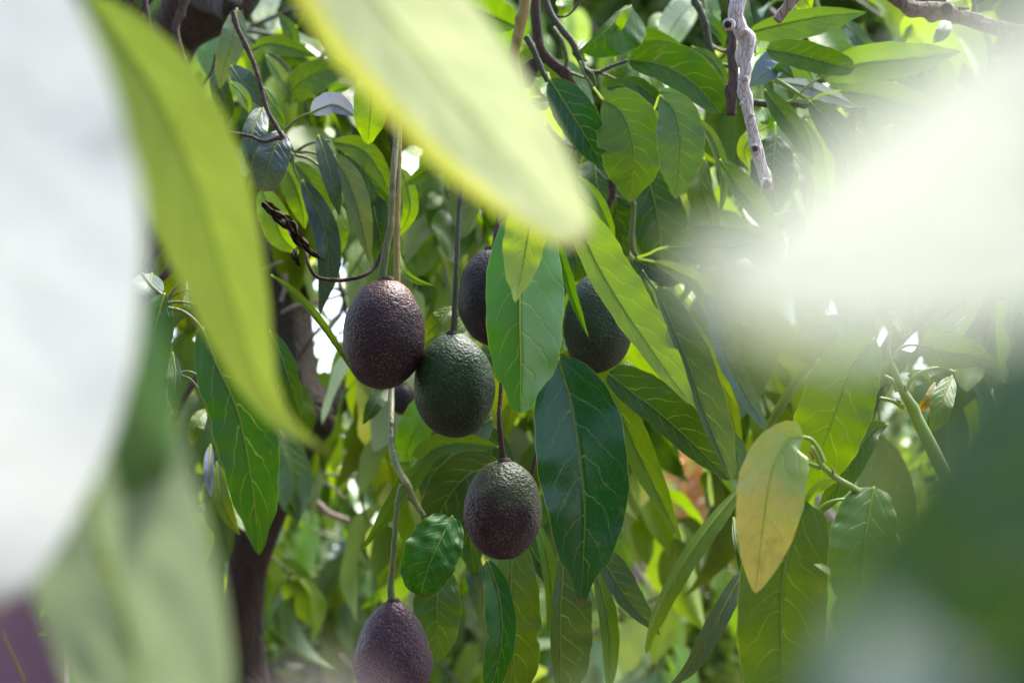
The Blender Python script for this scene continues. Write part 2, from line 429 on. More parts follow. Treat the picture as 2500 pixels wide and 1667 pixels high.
def tube_world(name, rp, mat, parent, col=None, sides=8, n=24, rough=.06, knots=0, capend=True, seed=None, uneven=0.0):
    pts = [p for p, r in rp]; rs = [r for p, r in rp]
    C4 = catmull([(p.x, p.y, p.z) for p in pts], n)
    # radius along arc length
    L = [0]
    for i in range(len(pts) - 1): L.append(L[-1] + max(1e-6, (pts[i + 1] - pts[i]).length))
    def rad(s):
        for i in range(len(L) - 1):
            if s <= L[i + 1]: return rs[i] + (rs[i + 1] - rs[i]) * (s - L[i]) / (L[i + 1] - L[i])
        return rs[-1]
    sd_ = RND.uniform(0, 100) if seed is None else seed
    kn = [(RND.uniform(.03, .97), RND.uniform(0, 6.28), RND.uniform(.25, .6)) for _ in range(knots)]
    verts, faces = [], []
    up = Vector((.3, .2, 1)).normalized(); prev = None
    for i, p in enumerate(C4):
        t = (C4[min(i + 1, n)] - C4[max(i - 1, 0)]).normalized()
        if prev is None: a = t.cross(up).normalized() if abs(t.dot(up)) < .98 else t.cross(Vector((1, 0, 0))).normalized()
        else: a = (prev - t * prev.dot(t)).normalized()
        prev = a; b = t.cross(a)
        s = i / n; r0 = rad(s * L[-1])
        for j in range(sides):
            th = j / sides * 2 * math.pi
            r = r0
            if rough:
                r *= 1 + rough * 2 * noise.noise(Vector((math.cos(th) * 1.3 + sd_, math.sin(th) * 1.3, s * L[-1] / max(r0, 1e-4) * .16)))
            for (ks, kt, ka) in kn:
                e = ((s - ks) * L[-1] / (r0 * 1.1)) ** 2 + (2.2 * math.sin((th - kt) / 2)) ** 2
                r += r0 * ka * math.exp(-e * 1.4)
            if uneven and i == n: r *= 1 + uneven * noise.noise(Vector((j * 1.7, sd_, 0)))
            verts.append(p + (a * math.cos(th) + b * math.sin(th)) * r)
    for i in range(n):
        for j in range(sides):
            faces.append((i * sides + j, i * sides + (j + 1) % sides, (i + 1) * sides + (j + 1) % sides, (i + 1) * sides + j))
    faces.append(tuple(range(sides))[::-1]); faces.append(tuple(n * sides + j for j in range(sides)))
    return mesh_obj(name, verts, faces, mat, parent, None, C4[0], col)

def twig(parent, c, pts, r, d, mat=None, name='twig', knots=0, rough=.06, sides=10, dend=None, n=None, uneven=0, label=None):
    """stem through view points; r = apparent radius (number or list), d distance"""
    k = scl(c); sp = S(c, [q[:2] for q in pts]); m = len(sp)
    rr = r if isinstance(r, (list, tuple)) else [r] * m
    dend = d if dend is None else dend
    rp = []
    for i, q in enumerate(sp):
        dq = pts[i][2] if len(pts[i]) > 2 else d + (dend - d) * i / (m - 1)
        rp.append((P(q[0], q[1], dq), (rr[i] if i < len(rr) else rr[-1]) * k * K * dq))
    o = tube_world(name, rp, mat or M_TWIG, parent, None, sides, n or max(14, m * 7), rough, knots, uneven=uneven)
    if label: o['label'] = label
    return o

# ------------------------------------------------------------------ setting: ground, hedge bank far off, wall
M_SOIL = plain_noise_mat('garden_soil', (.07, .05, .045, 1), (.13, .095, .085, 1), 3.0)
def ground():
    vs, fs = [], []
    n = 60
    for i in range(n + 1):
        for j in range(n + 1):
            u, v = (i / n - .5) * 2, (j / n - .5) * 2
            x = 150 * u * abs(u); y = 150 * v * abs(v)
            z = .03 * noise.noise(Vector((x * .7, y * .7, 0)))
            vs.append((x, y, z))
    for i in range(n):
        for j in range(n):
            a = i * (n + 1) + j
            fs.append((a, a + n + 1, a + n + 2, a + 1))
    o = mesh_obj('ground', vs, fs, M_SOIL)
    tag(o, kind='structure')
ground()

# ------------------------------------------------------------------ leaf prototypes for the foliage behind
def proto_leaf_mesh(name, L, w, bend, fold, wav, seed, mat, nu=10, nv=2):
    r = random.Random(seed); ph = r.uniform(0, 6)
    vs, fs, uv = [], [], []
    for i in range(nu + 1):
        u = i / nu
        a = bend * u
        y = L * (math.sin(a) / a if abs(a) > 1e-4 else 1) * u; z = -L * u * (1 - math.cos(a)) / a if abs(a) > 1e-4 else 0
        hw = w * .5 * width_profile(u, .62, .85, .35)
        for j in range(-nv, nv + 1):
            v = j / nv
            vs.append((v * hw + .05 * w * math.sin(u * 4 + ph), y, z + abs(v) * hw * math.tan(fold) + wav * abs(v) * math.sin(u * 13 + ph + v)))
            uv.append((u, .5 + v * .5))
    nr = 2 * nv + 1
    for i in range(nu):
        for j in range(nr - 1):
            a = i * nr + j; fs.append((a, a + 1, a + nr + 1, a + nr))
    # stalk, part of the same cheap mesh
    b = len(vs)
    for (y, z) in ((-.028, -.004), (0, 0)):
        for (x, zz) in ((-.0012, 0), (.0012, 0), (0, -.0018)):
            vs.append((x, y, z + zz)); uv.append((.02, .5))
    for j in range(3): fs.append((b + j, b + (j + 1) % 3, b + 3 + (j + 1) % 3, b + 3 + j))
    me = bpy.data.meshes.new(name); me.from_pydata(vs, [], fs)
    l = me.uv_layers.new(name='UVMap')
    for lp in me.loops: l.data[lp.index].uv = uv[lp.vertex_index]
    me.polygons.foreach_set('use_smooth', [True] * len(me.polygons))
    me.materials.append(mat); me.update()
    return me
PROTO = {}
for key, m in (('leaf', M_BG), ('gloss', M_GLOSS), ('young', M_YOUNG), ('pale', M_PALE)):
    PROTO[key] = [proto_leaf_mesh('leaf', L_, w_, b_, f_, wv, i_ + 1, m) for i_, (L_, w_, b_, f_, wv) in enumerate((
        (.135, .052, .5, .35, .0025), (.15, .046, .9, .5, .003), (.105, .056, .25, .25, .002), (.13, .044, 1.4, .6, .004),
        (.09, .044, .7, .3, .002), (.12, .060, -.3, .4, .004), (.14, .055, 1.1, .9, .003), (.075, .034, .4, .5, .002)))]
def view_of(p):
    q = CM.inverted() @ p
    d = -q.z
    if d < .01: return (-9999, -9999, d)
    return (q.x / (K * d) + 1250, 833.5 - q.y / (K * d), d)
CMI = CM.inverted()

# places where the sky shows between leaves (whole-view coordinates x0,y0,x1,y1)
GAPS = [(2085, 790, 2175, 850), (2205, 835, 2310, 930), (2150, 905, 2210, 965), (430, 780, 520, 850), (770, 700, 850, 930), (1440, 905, 1530, 1000), (1940, 510, 1990, 565)]
def in_gap(p):
    x, y, d = view_of(p)
    return any(a < x < c and b < y < e for a, b, c, e in GAPS)

def spray(parent, origin, direction, r, cols, kinds, nleaf=12, length=.3, size=1.0, droop=1.0, twigmat=None, gapcheck=True):
    """a leafy branch: twig + leaves parented to it"""
    d0 = Vector(direction).normalized()
    pts = [Vector(origin)]
    dd = d0.copy()
    for i in range(5):
        dd = (dd + Vector((r.uniform(-.25, .25), r.uniform(-.25, .25), -.18 * droop))).normalized()
        pts.append(pts[-1] + dd * length / 5)
    tw = tube_world('branch', [(p, .0035 * size * (1 - i * .12)) for i, p in enumerate(pts)], twigmat or M_DKGREEN, parent, None, 5, 8, 0)
    wl = world_loc(tw)
    for i in range(nleaf):
        s = (i + .5) / nleaf
        s = s ** .6
        f = s * 5; k = min(int(f), 4)
        p = pts[k].lerp(pts[k + 1], f - k)
        ax = (pts[k + 1] - pts[k]).normalized()
        th = i * 2.4 + r.uniform(-.4, .4)
        a = ax.cross(Vector((0, 0, 1)) if abs(ax.z) < .95 else Vector((1, 0, 0))).normalized(); b = ax.cross(a)
        out = (a * math.cos(th) + b * math.sin(th))
        dirn = (out * r.uniform(.5, .9) + ax * r.uniform(.3, .8) + Vector((0, 0, -r.uniform(.35, 1.1) * droop))).normalized()
        upv = (Vector((0, 0, 1)) + out * r.uniform(0, 1.2) + Vector((r.uniform(-.6, .6), r.uniform(-.6, .6), 0))).normalized()
        xa = dirn.cross(upv)
        if xa.length < .05: xa = Vector((1, 0, 0))
        xa.normalize(); za = xa.cross(dirn).normalized()
        sz = size * r.uniform(.7, 1.2)
        if gapcheck and (in_gap(p + dirn * .05 * sz) or in_gap(p + dirn * .13 * sz) or in_gap(p)): continue
        kd = r.choice(kinds); me = r.choice(PROTO[kd])
        o = bpy.data.objects.new('leaf', me)
        COL.objects.link(o)
        o.parent = tw
        M = Matrix((xa, dirn, za)).transposed().to_4x4()
        M = Matrix.Translation(p - wl + dirn * .028 * sz) @ M @ Matrix.Diagonal((sz, sz, sz, 1))
        o.matrix_local = M
        cc = r.choice(cols); g = r.uniform(.85, 1.65)
        o.color = (cc[0] * g, cc[1] * g, cc[2] * g, 1)
    return tw

def foliage_mesh(name, parent, centre, size, n, cols_mat, leaf_s, seed, droop=.6):
    """joined small leaves for bushes too far off to tell the leaves apart"""
    r = random.Random(seed); vs, fs, uv = [], [], []
    cx, cy, cz = centre
    for i in range(n):
        # clumped
        while True:
            q = Vector((r.uniform(-1, 1), r.uniform(-1, 1), r.uniform(-1, 1)))
            if q.length < 1 and noise.noise(q * 2.3 + Vector((seed, 0, 0))) > -.12 - .2 * q.length: break
        p = Vector((cx + q.x * size[0], cy + q.y * size[1], cz + q.z * size[2]))
        a = Vector((r.gauss(0, 1), r.gauss(0, 1), r.gauss(0, .7) - droop)).normalized()
        b = a.cross(Vector((r.gauss(0, 1), r.gauss(0, 1), r.gauss(0, 1)))).normalized()
        s = leaf_s * r.uniform(.6, 1.3)
        k = len(vs)
        c = a.cross(b) * s * .12
        for (u, v, z) in ((0, 0, 0), (.45, .22, 1), (.45, -.22, 1), (1, 0, -1)):
            vs.append(p + a * s * u + b * s * v + c * z); uv.append((u, .5 + v * 2))
        fs.append((k, k + 1, k + 3)); fs.append((k, k + 3, k + 2))
    return tag(mesh_obj(name, vs, fs, cols_mat, parent, uv, centre, smooth=False), kind='stuff')

def leafset_material(name, cols, trans=.35, rough=.4, scale=14):
    mt, t = newmat(name); g = N(t)
    tc = g.n('ShaderNodeTexCoord')
    cell = g.voro(tc.outputs['Object'], scale, 'F1', 'Color')
    sx = g.n('ShaderNodeSeparateColor'); t.links.new(cell, sx.inputs[0])
    c = g.mix(g.ramp(sx.outputs[0], .0, .5), cols[0], cols[1]); c = g.mix(g.ramp(sx.outputs[0], .5, 1.0), c, cols[2])
    pb = g.n('ShaderNodeBsdfPrincipled'); t.links.new(c, pb.inputs['Base Color']); pb.inputs['Roughness'].default_value = rough
    tr = g.n('ShaderNodeBsdfTranslucent'); t.links.new(g.mix(1.0, c, (1.4, 1.3, .5, 1), 'MULTIPLY'), tr.inputs[0])
    ms = g.n('ShaderNodeMixShader'); ms.inputs[0].default_value = trans
    t.links.new(pb.outputs[0], ms.inputs[1]); t.links.new(tr.outputs[0], ms.inputs[2])
    out = g.n('ShaderNodeOutputMaterial'); t.links.new(ms.outputs[0], out.inputs[0])
    return mt
FM_LIGHT = leafset_material('light_bush_leaves', ((.10, .19, .03, 1), (.20, .30, .06, 1), (.30, .38, .10, 1)))
FM_GREEN = leafset_material('green_bush_leaves', ((.04, .10, .02, 1), (.08, .16, .03, 1), (.15, .24, .06, 1)))
FM_DARK = leafset_material('dark_bush_leaves', ((.02, .05, .012, 1), (.04, .09, .02, 1), (.07, .13, .035, 1)))
FM_FINE = leafset_material('fine_grey_green_leaves', ((.08, .13, .05, 1), (.14, .20, .08, 1), (.22, .28, .12, 1)))
FM_ORANGE = leafset_material('orange_blossom', ((.42, .20, .07, 1), (.5, .28, .10, 1), (.45, .22, .15, 1)), trans=.2)

# ------------------------------------------------------------------ the tree itself: trunk and limbs
tree = thing('avocado_tree', 'dark avocado tree trunk behind the hanging fruit, thick limb at the upper left', 'tree', (-.45, 2.15, 0))
twig(tree, 'S', [(625, 1900, 2.0), (585, 1600, 2.0), (600, 1400, 2.0), (640, 1230, 2.0), (685, 1090, 2.02), (715, 960, 2.05), (705, 830, 2.1), (680, 700, 2.15), (640, 520, 2.2), (560, 330, 2.15)],
     [80, 55, 50, 66, 72, 66, 60, 58, 52, 45], 2, M_TRUNK, 'trunk', knots=5, sides=22, n=90, rough=.14)
twig(tree, 'S', [(705, 1010, 2.04), (790, 985, 2.1), (880, 950, 2.2), (960, 880, 2.35)], [40, 36, 28, 20], 2, M_TRUNK, 'limb', knots=2, sides=14, rough=.12)
twig(tree, 'T1', [(1540, -260, 1.7), (1450, -60, 1.7), (1330, 80, 1.72), (1210, 250, 1.75), (1120, 480, 1.8), (1060, 900, 1.85), (1040, 1400, 1.9), (1040, 2000, 1.95), (1020, 2700, 2.0)],
     [300, 280, 235, 170, 125, 95, 90, 85, 80], 1.7, M_TRUNK, 'limb', knots=6, sides=24, n=90, rough=.16, label='thick dark limb with flaking bark')
stub = twig(tree, 'T1', [(1420, -60, 1.66), (1530, 20, 1.6), (1592, 45, 1.56)], [130, 92, 76], 1.6, M_TRUNK, 'branch_stub', knots=2, sides=16, rough=.15, uneven=.2)
twig(stub, 'T1', [(1588, 44, 1.565), (1600, 50, 1.553)], [56, 50], 1.6, M_HOLE, 'broken_end', sides=14, n=4, rough=.2)
twig(tree, 'T1', [(1275, -80), (1262, 20), (1200, 180), (1225, 330), (1280, 500), (1350, 700)], [32, 30, 28, 26, 22, 18], 1.5, M_TWIG, 'side_branch', knots=5)
twig(tree, 'T1', [(960, -100), (890, 20), (840, 115)], [26, 24, 22], 1.5, M_TWIG, 'side_branch', knots=2)
twig(tree, 'T1', [(1090, -100), (1010, 20), (930, 120), (870, 210)], [22, 20, 18, 16], 1.52, M_MAROON, 'side_branch', knots=2)
twig(tree, 'T1', [(980, -60), (1000, 60), (1015, 180), (1035, 290)], [18, 18, 18, 22], 1.48, M_TWIG, 'side_branch', knots=2)
twig(tree, 'M1', [(350, 380), (320, 440), (260, 500), (190, 535)], [26, 28, 26, 22], 1.5, M_TWIG, 'side_branch', knots=4)
twig(tree, 'M1', [(180, 430), (175, 480), (200, 540)], [24, 26, 20], 1.5, M_TWIG, 'side_branch', knots=2)
twig(tree, 'M1', [(540, 1130), (470, 1240), (400, 1350), (350, 1480)], [22, 24, 22, 20], 1.7, M_TWIG, 'side_branch', knots=2)
for pts, r in (([(1540, 600), (1420, 640), (1290, 670), (1180, 690), (1080, 740)], 13), ([(1515, 610), (1470, 580), (1390, 565)], 13),
               ([(1110, 470), (1110, 560), (1080, 660)], 16), ([(1510, 680), (1480, 760), (1420, 840), (1440, 900), (1530, 1010)], 17),
               ([(1790, 1260), (1760, 1340), (1700, 1460), (1690, 1560)], 19), ([(1640, 1430), (1680, 1450), (1710, 1420)], 12),
               ([(1820, 1400), (1780, 1470), (1700, 1540)], 13), ([(1960, 1230), (1930, 1280)], 20)):
    twig(tree, 'M1', pts, [r, r * .9, r * .8], 1.95, M_PINKROOT, 'bare_twig', knots=2)
for pts, r in (([(520, 140), (700, 150), (850, 150), (1010, 165)], 12), ([(420, 285), (500, 350), (570, 410), (700, 460)], 26), ([(500, 180), (580, 220), (680, 310)], 9), ([(900, 190), (850, 260)], 9)):
    twig(tree, 'B2', pts, [r, r * .9, r * .8], 2.3, M_PINKROOT, 'bare_twig', knots=2)

# ------------------------------------------------------------------ fruits
def fruit(c, ctr, hw, hh, d, mat, label, tilt=0, pear=.06, lump=1.0, seed=0, stalk=None, stalk_mat=None, stalk_r=9, name='avocado', scar=True, knots=3):
    x, y = S(c, [ctr])[0]; hw *= scl(c); hh *= scl(c)
    cen = P(x, y, d); kk = K * d
    a, h = hw * kk, hh * kk
    root = thing(name, label, 'avocado', cen)
    nu, nv = 160, 120
    T = Matrix.Rotation(math.radians(tilt), 3, 'Y')
    T = CM.to_3x3() @ Matrix.Rotation(math.radians(-90), 3, 'X') @ T     # stem up in the view
    vs, fs = [], []
    for i in range(nv + 1):
        ph = math.pi * i / nv
        for j in range(nu):
            th = 2 * math.pi * j / nu
            z = math.cos(ph)
            rr = math.sin(ph) * (1 - pear * z - pear * .5 * z * z + pear * .3)
            q = Vector((rr * math.cos(th) * a, rr * math.sin(th) * a, z * h))
            if z > .97: q.z -= (z - .97) / .03 * h * .025
            nrm = Vector((q.x / a ** 2, q.y / a ** 2, q.z / h ** 2)).normalized()
            p = q * 1000 / 1.0 + Vector((seed * 13.7, 0, 0))
            dsp = 1.25 * noise.noise(p * .055) + .12 * noise.noise(p * .14) * lump
            f = noise.noise(p * .32); f2 = noise.noise(p * .62)
            dsp += (.16 * f + .10 * f2) * lump
            q += nrm * dsp * .001
            vs.append(cen + T @ q)
    for i in range(nv):
        for j in range(nu):
            fs.append((i * nu + j, (i + 1) * nu + j, (i + 1) * nu + (j + 1) % nu, i * nu + (j + 1) % nu))
    body = mesh_obj('fruit_body', vs, fs, mat, root, None, cen)
    if stalk:
        st = twig(root, c if not isinstance(stalk, tuple) else stalk[0], stalk if not isinstance(stalk, tuple) else stalk[1],
                  stalk_r, d, stalk_mat or M_GREENSTEM, 'stalk', knots=knots, rough=.08, sides=12, n=60)
        # woody button where the stalk meets the fruit
        e = view_of(cen + T @ Vector((0, 0, h * .985)))
    e = cen + T @ Vector((0, 0, h * .955)); f_ = cen + T @ Vector((0, 0, h * 1.045))
    tube_world('stem_button', [(e, .0058), (e.lerp(f_, .5), .0050), (f_, .0036)], M_MAROON if stalk_mat is M_MAROON or scar else M_SPECK, root, None, 12, 6, .12)
    return root
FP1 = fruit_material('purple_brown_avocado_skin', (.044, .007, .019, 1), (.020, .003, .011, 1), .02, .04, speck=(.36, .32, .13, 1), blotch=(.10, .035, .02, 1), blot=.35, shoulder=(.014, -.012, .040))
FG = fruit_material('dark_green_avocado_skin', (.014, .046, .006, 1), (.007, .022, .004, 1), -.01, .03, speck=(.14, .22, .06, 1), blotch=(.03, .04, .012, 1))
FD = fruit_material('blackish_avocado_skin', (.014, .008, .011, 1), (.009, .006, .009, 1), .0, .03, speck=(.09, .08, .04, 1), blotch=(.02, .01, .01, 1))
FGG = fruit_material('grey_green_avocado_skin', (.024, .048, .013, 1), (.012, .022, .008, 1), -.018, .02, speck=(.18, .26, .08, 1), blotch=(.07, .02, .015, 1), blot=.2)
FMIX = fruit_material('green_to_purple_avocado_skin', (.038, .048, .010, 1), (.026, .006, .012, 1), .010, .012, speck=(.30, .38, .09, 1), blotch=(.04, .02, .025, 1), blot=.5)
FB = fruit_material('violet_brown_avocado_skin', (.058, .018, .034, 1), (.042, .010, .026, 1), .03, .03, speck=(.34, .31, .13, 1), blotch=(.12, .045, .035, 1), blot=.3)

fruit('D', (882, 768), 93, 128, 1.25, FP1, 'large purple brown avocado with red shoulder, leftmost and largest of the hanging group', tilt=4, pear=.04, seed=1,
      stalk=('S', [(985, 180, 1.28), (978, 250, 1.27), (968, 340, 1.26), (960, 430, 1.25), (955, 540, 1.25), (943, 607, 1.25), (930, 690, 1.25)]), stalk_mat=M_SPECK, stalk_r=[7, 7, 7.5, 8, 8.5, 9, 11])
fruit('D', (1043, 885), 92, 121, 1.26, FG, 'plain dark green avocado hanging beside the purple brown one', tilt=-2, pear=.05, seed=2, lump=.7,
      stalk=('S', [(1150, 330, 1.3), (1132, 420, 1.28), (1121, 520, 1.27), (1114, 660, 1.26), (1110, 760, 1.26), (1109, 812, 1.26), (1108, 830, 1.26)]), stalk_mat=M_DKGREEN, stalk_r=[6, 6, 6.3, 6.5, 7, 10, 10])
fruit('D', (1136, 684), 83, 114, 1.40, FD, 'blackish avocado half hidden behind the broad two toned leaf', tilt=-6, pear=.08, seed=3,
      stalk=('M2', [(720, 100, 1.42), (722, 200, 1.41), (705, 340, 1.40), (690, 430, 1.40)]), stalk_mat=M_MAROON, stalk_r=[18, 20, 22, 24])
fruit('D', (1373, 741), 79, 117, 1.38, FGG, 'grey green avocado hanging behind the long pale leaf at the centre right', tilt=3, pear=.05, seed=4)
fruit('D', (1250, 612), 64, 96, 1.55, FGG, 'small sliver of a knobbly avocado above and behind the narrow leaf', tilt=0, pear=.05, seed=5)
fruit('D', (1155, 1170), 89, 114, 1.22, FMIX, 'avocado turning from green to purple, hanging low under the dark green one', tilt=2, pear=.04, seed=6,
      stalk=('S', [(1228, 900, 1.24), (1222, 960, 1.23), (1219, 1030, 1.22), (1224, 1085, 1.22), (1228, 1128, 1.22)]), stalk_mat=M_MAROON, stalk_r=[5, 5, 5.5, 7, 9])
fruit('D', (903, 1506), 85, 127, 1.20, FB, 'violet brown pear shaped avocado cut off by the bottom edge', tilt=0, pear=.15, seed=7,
      stalk=('B2', [(1062, 210), (1040, 330), (1022, 520), (1005, 760), (992, 900), (1000, 1020)]), stalk_mat=M_GREENSTEM, stalk_r=[16, 17, 18, 19, 22, 27])
fruit('M1', (1915, 1325), 85, 110, 1.7, FD, 'small out of focus dark avocado peeping between the two front fruits', seed=8)

# ------------------------------------------------------------------ branches with leaves near the focus
def branch(label, loc, name='leafy_branch', group=None): return thing(name, label, 'branch', loc)

# upper right hanging cluster ----------------------------------------------------
b = branch('drooping branch of broad mid green leaves hanging in the upper right centre', P(1620, 120, 1.5))
tw = lambda *a, **k: twig(b, *a, **k)
tw('T3', [(235, -60), (220, 80), (180, 250), (150, 400), (172, 520), (190, 620)], [40, 38, 36, 36, 38, 40], 1.42, M_TAN, knots=6, name='twig')
tw('T3', [(300, -60), (300, 60), (312, 200), (330, 320), (380, 400), (470, 480), (540, 560), (610, 645)], [38, 36, 36, 36, 36, 36, 30, 22], 1.46, M_TWIG, knots=6, label='dark bark twig beside the tan stem')
tw('T3', [(235, 250), (290, 350), (340, 470), (385, 560)], [22, 20, 20, 16], 1.41, M_DKGREEN, knots=3)
tw('T3', [(330, 400), (270, 470), (215, 590)], [48, 46, 44], 1.47, M_TWIG, knots=4)
tw('T3', [(350, -60), (400, 90), (470, 190), (550, 290), (600, 400), (640, 475), (720, 495), (820, 455), (930, 415)], [26, 25, 25, 24, 22, 18, 15, 13, 11], 1.44, M_DKGREEN, knots=6)
tw('T3', [(420, 190), (480, 280), (510, 380), (520, 480), (600, 520), (660, 540)], [16, 15, 14, 13, 10, 8], 1.46, M_GREENSTEM, knots=3)
tw('T3', [(430, 110), (500, 115), (560, 75), (600, 20)], [9, 8, 8], 1.5, M_TWIG)
tw('T3', [(370, 860), (430, 930), (500, 985), (580, 1015)], [20, 20, 16], 1.5, M_TWIG, knots=3)
tw('T3', [(600, 420), (640, 520), (700, 600), (760, 680)], [10, 9, 8], 1.42, M_GREENSTEM)
tw('T3', [(720, 495), (800, 520), (870, 555)], [9, 8, 7], 1.46, M_GREENSTEM)
tw('T3', [(640, 470), (700, 520), (720, 640)], [9, 8, 7], 1.42, M_GREENSTEM)
leaf(b, 'T3', [(760, 680), (890, 770), (965, 980), (962, 1180), (943, 1385)], 235, 215, 1.36, (.070, .135, .03, 1), fa=12, fb=30, e0=.55, e1=.72, stalk=[(700, 600), (730, 640)], mat=M_LEAF)
leaf(b, 'T3', [(1150, 655), (1250, 760), (1290, 960), (1280, 1160), (1257, 1362)], 160, 170, 1.33, (.075, .140, .06, 1), fa=18, fb=15, e0=.6, e1=.75, stalk=[(1050, 830, 1.36), (1110, 750, 1.35)])
leaf(b, 'T3', [(398, 540), (510, 720), (640, 930), (780, 1180)], 120, 165, 1.39, DEEP, fa=25, fb=18, e0=.62, stalk=[(385, 500)])
leaf(b, 'T3', [(935, 415), (1150, 440), (1370, 560), (1570, 770)], 115, 185, 1.47, (.040, .100, .012, 1), fa=35, fb=12, e0=.42, e1=.45, acum=.1)
leaf(b, 'T3', [(700, 370), (900, 290), (1130, 290), (1400, 420)], 90, 90, 1.53, MID, fa=15, fb=25, stalk=[(600, 390)])
leaf(b, 'T3', [(955, 45), (800, 190), (690, 290), (600, 345)], 40, 235, 1.46, (.035, .095, .012, 1), fa=-30, fb=-10, e0=.35, e1=.8, acum=0, stalk=[(845, 430, 1.48), (855, 200, 1.47)], name='leaf')
leaf(b, 'T3', [(855, 160), (870, 190), (905, 120), (960, 45)], 30, 35, 1.45, BRIGHT, rib=False)
leaf(b, 'T3', [(860, 560), (1000, 580), (1150, 690), (1290, 750)], 90, 55, 1.44, DARK, fa=20, fb=30)
leaf(b, 'T3', [(780, 600), (900, 590), (970, 680), (1040, 830)], 60, 60, 1.43, DARK, fa=40, fb=10)
leaf(b, 'T3', [(1360, 780), (1510, 950), (1590, 1220), (1560, 1490)], 40, 45, 1.42, (.12, .19, .05, 1), fa=50, fb=40)
leaf(b, 'T3', [(1450, 1080), (1440, 1300), (1500, 1480), (1570, 1640)], 105, 75, 1.40, OLIVE, fa=15, fb=30)
leaf(b, 'T3', [(1370, 320), (1500, 400), (1580, 520), (1610, 700)], 60, 40, 1.5, MID, fa=30, fb=20)
leaf(b, 'T3', [(1150, 620), (1290, 650), (1380, 640)], 50, 40, 1.52, FRESH)
leaf(b, 'T3', [(1560, 1090), (1660, 1250), (1800, 1430), (1990, 1690)], 60, 115, 1.36, (.11, .185, .035, 1), fa=35, fb=15)
leaf(b, 'M2', [(1740, -80), (1800, 150), (1830, 400), (1830, 690)], 175, 200, 1.52, (.022, .060, .008, 1), fa=10, fb=25)
leaf(b, 'M2', [(1560, 0), (1530, 150), (1560, 330), (1600, 480)], 110, 120, 1.58, (.018, .050, .008, 1), fa=10, fb=25)
leaf(b, 'T3', [(700, 1080), (720, 1250), (760, 1400), (760, 1600)], 170, 90, 1.55, (.024, .065, .010, 1), fa=10, fb=25)
leaf(b, 'T3', [(850, 1250), (850, 1400), (880, 1600)], 90, 130, 1.56, (.018, .050, .008, 1), fa=10, fb=25)
leaf(b, 'T3', [(600, 900), (560, 1000), (520, 1100), (560, 1300)], 110, 90, 1.54, (.03, .075, .010, 1), fa=10, fb=25)
leaf(b, 'T3', [(1000, 440), (960, 500), (820, 540), (760, 600)], 60, 50, 1.5, MID)
leaf(b, 'T3', [(480, -40), (500, 30), (480, 110)], 60, 60, 1.52, BRIGHT, mat=M_YOUNG)
leaf(b, 'T3', [(640, 270), (600, 330), (620, 400), (660, 420)], 30, 30, 1.47, MID)
leaf(b, 'T3', [(390, 570), (330, 600), (260, 660)], 70, 50, 1.5, BRIGHT, mat=M_YOUNG)
leaf(b, 'T3', [(395, 700), (340, 710), (250, 690)], 40, 50, 1.5, DARK)
leaf(b, 'T3', [(165, 185), (50, 130), (-120, 60), (-220, 20)], 130, 100, 1.48, (.12, .22, .015, 1), mat=M_YOUNG, fa=30, fb=20, stalk=[(210, 200)])
leaf(b, 'M2', [(1270, -80), (1390, 80), (1470, 250), (1522, 400)], 80, 50, 1.30, (.16, .27, .03, 1), mat=M_YOUNG, fa=20, fb=40, rib=True)

# far right upper branch ----------------------------------------------------------
b = branch('branch of light green leaves spreading sideways, right of the bare grey branch', P(1900, 255, 1.4))
tw('T4', [(430, 690), (520, 705), (620, 715), (760, 715), (880, 722)], [26, 24, 24, 22, 20], 1.42, M_DKGREEN, knots=4)
tw('T4', [(880, 710), (905, 660), (915, 590), (890, 500), (820, 455)], [10, 9, 9, 9, 8], 1.41, M_SHOOT)
tw('T4', [(770, 690), (850, 610), (920, 555), (1010, 520)], [10, 9, 9, 8], 1.40, M_SHOOT)
tw('T4', [(740, 695), (820, 690), (880, 705)], [10, 11, 11], 1.40, M_SHOOT)
tw('T4', [(660, 545), (760, 610), (880, 690)], [16, 15, 13], 1.40, M_SHOOT)
leaf(b, 'T4', [(590, 335), (800, 375), (1010, 430), (1195, 470)], 95, 110, 1.38, (.050, .110, .014, 1), fa=25, fb=20, e0=.4, e1=.4, acum=0, stalk=[(510, 385), (550, 355)])
leaf(b, 'T4', [(465, 225), (750, 155), (1000, 110), (1275, 85)], 130, 75, 1.44, (.10, .18, .05, 1), fa=12, fb=40, e0=.6)
leaf(b, 'T4', [(960, 530), (1230, 440), (1550, 405), (1925, 355)], 130, 130, 1.40, (.15, .23, .06, 1), fa=35, fb=15, mat=M_YOUNG)
leaf(b, 'T4', [(1095, 622), (1380, 670), (1650, 740), (1950, 800)], 110, 120, 1.34, (.11, .185, .05, 1), fa=25, fb=25, stalk=[(890, 700, 1.39), (960, 650, 1.37)])
leaf(b, 'T4', [(790, 430), (680, 440), (580, 510), (470, 600)], 120, 70, 1.45, SKYSHEEN, mat=M_GLOSS, fa=-20, fb=10, e0=.5)
leaf(b, 'T4', [(640, 560), (850, 590), (1050, 660), (1255, 738)], 60, 50, 1.43, (.2, .22, .25, 1), mat=M_PALE, fa=20, fb=30)
leaf(b, 'T4', [(1100, 730), (1170, 760), (1250, 738)], 20, 20, 1.42, DARK, rib=False)
leaf(b, 'T4', [(580, 615), (720, 800), (820, 950), (915, 1125)], 75, 80, 1.36, (.055, .115, .014, 1), fa=25, fb=30)
leaf(b, 'T4', [(885, 690), (1040, 860), (1130, 1050), (1170, 1260)], 105, 105, 1.34, (.040, .095, .028, 1), fa=15, fb=20)
leaf(b, 'T4', [(1210, 880), (1330, 990), (1480, 1080)], 50, 60, 1.36, (.09, .15, .05, 1))
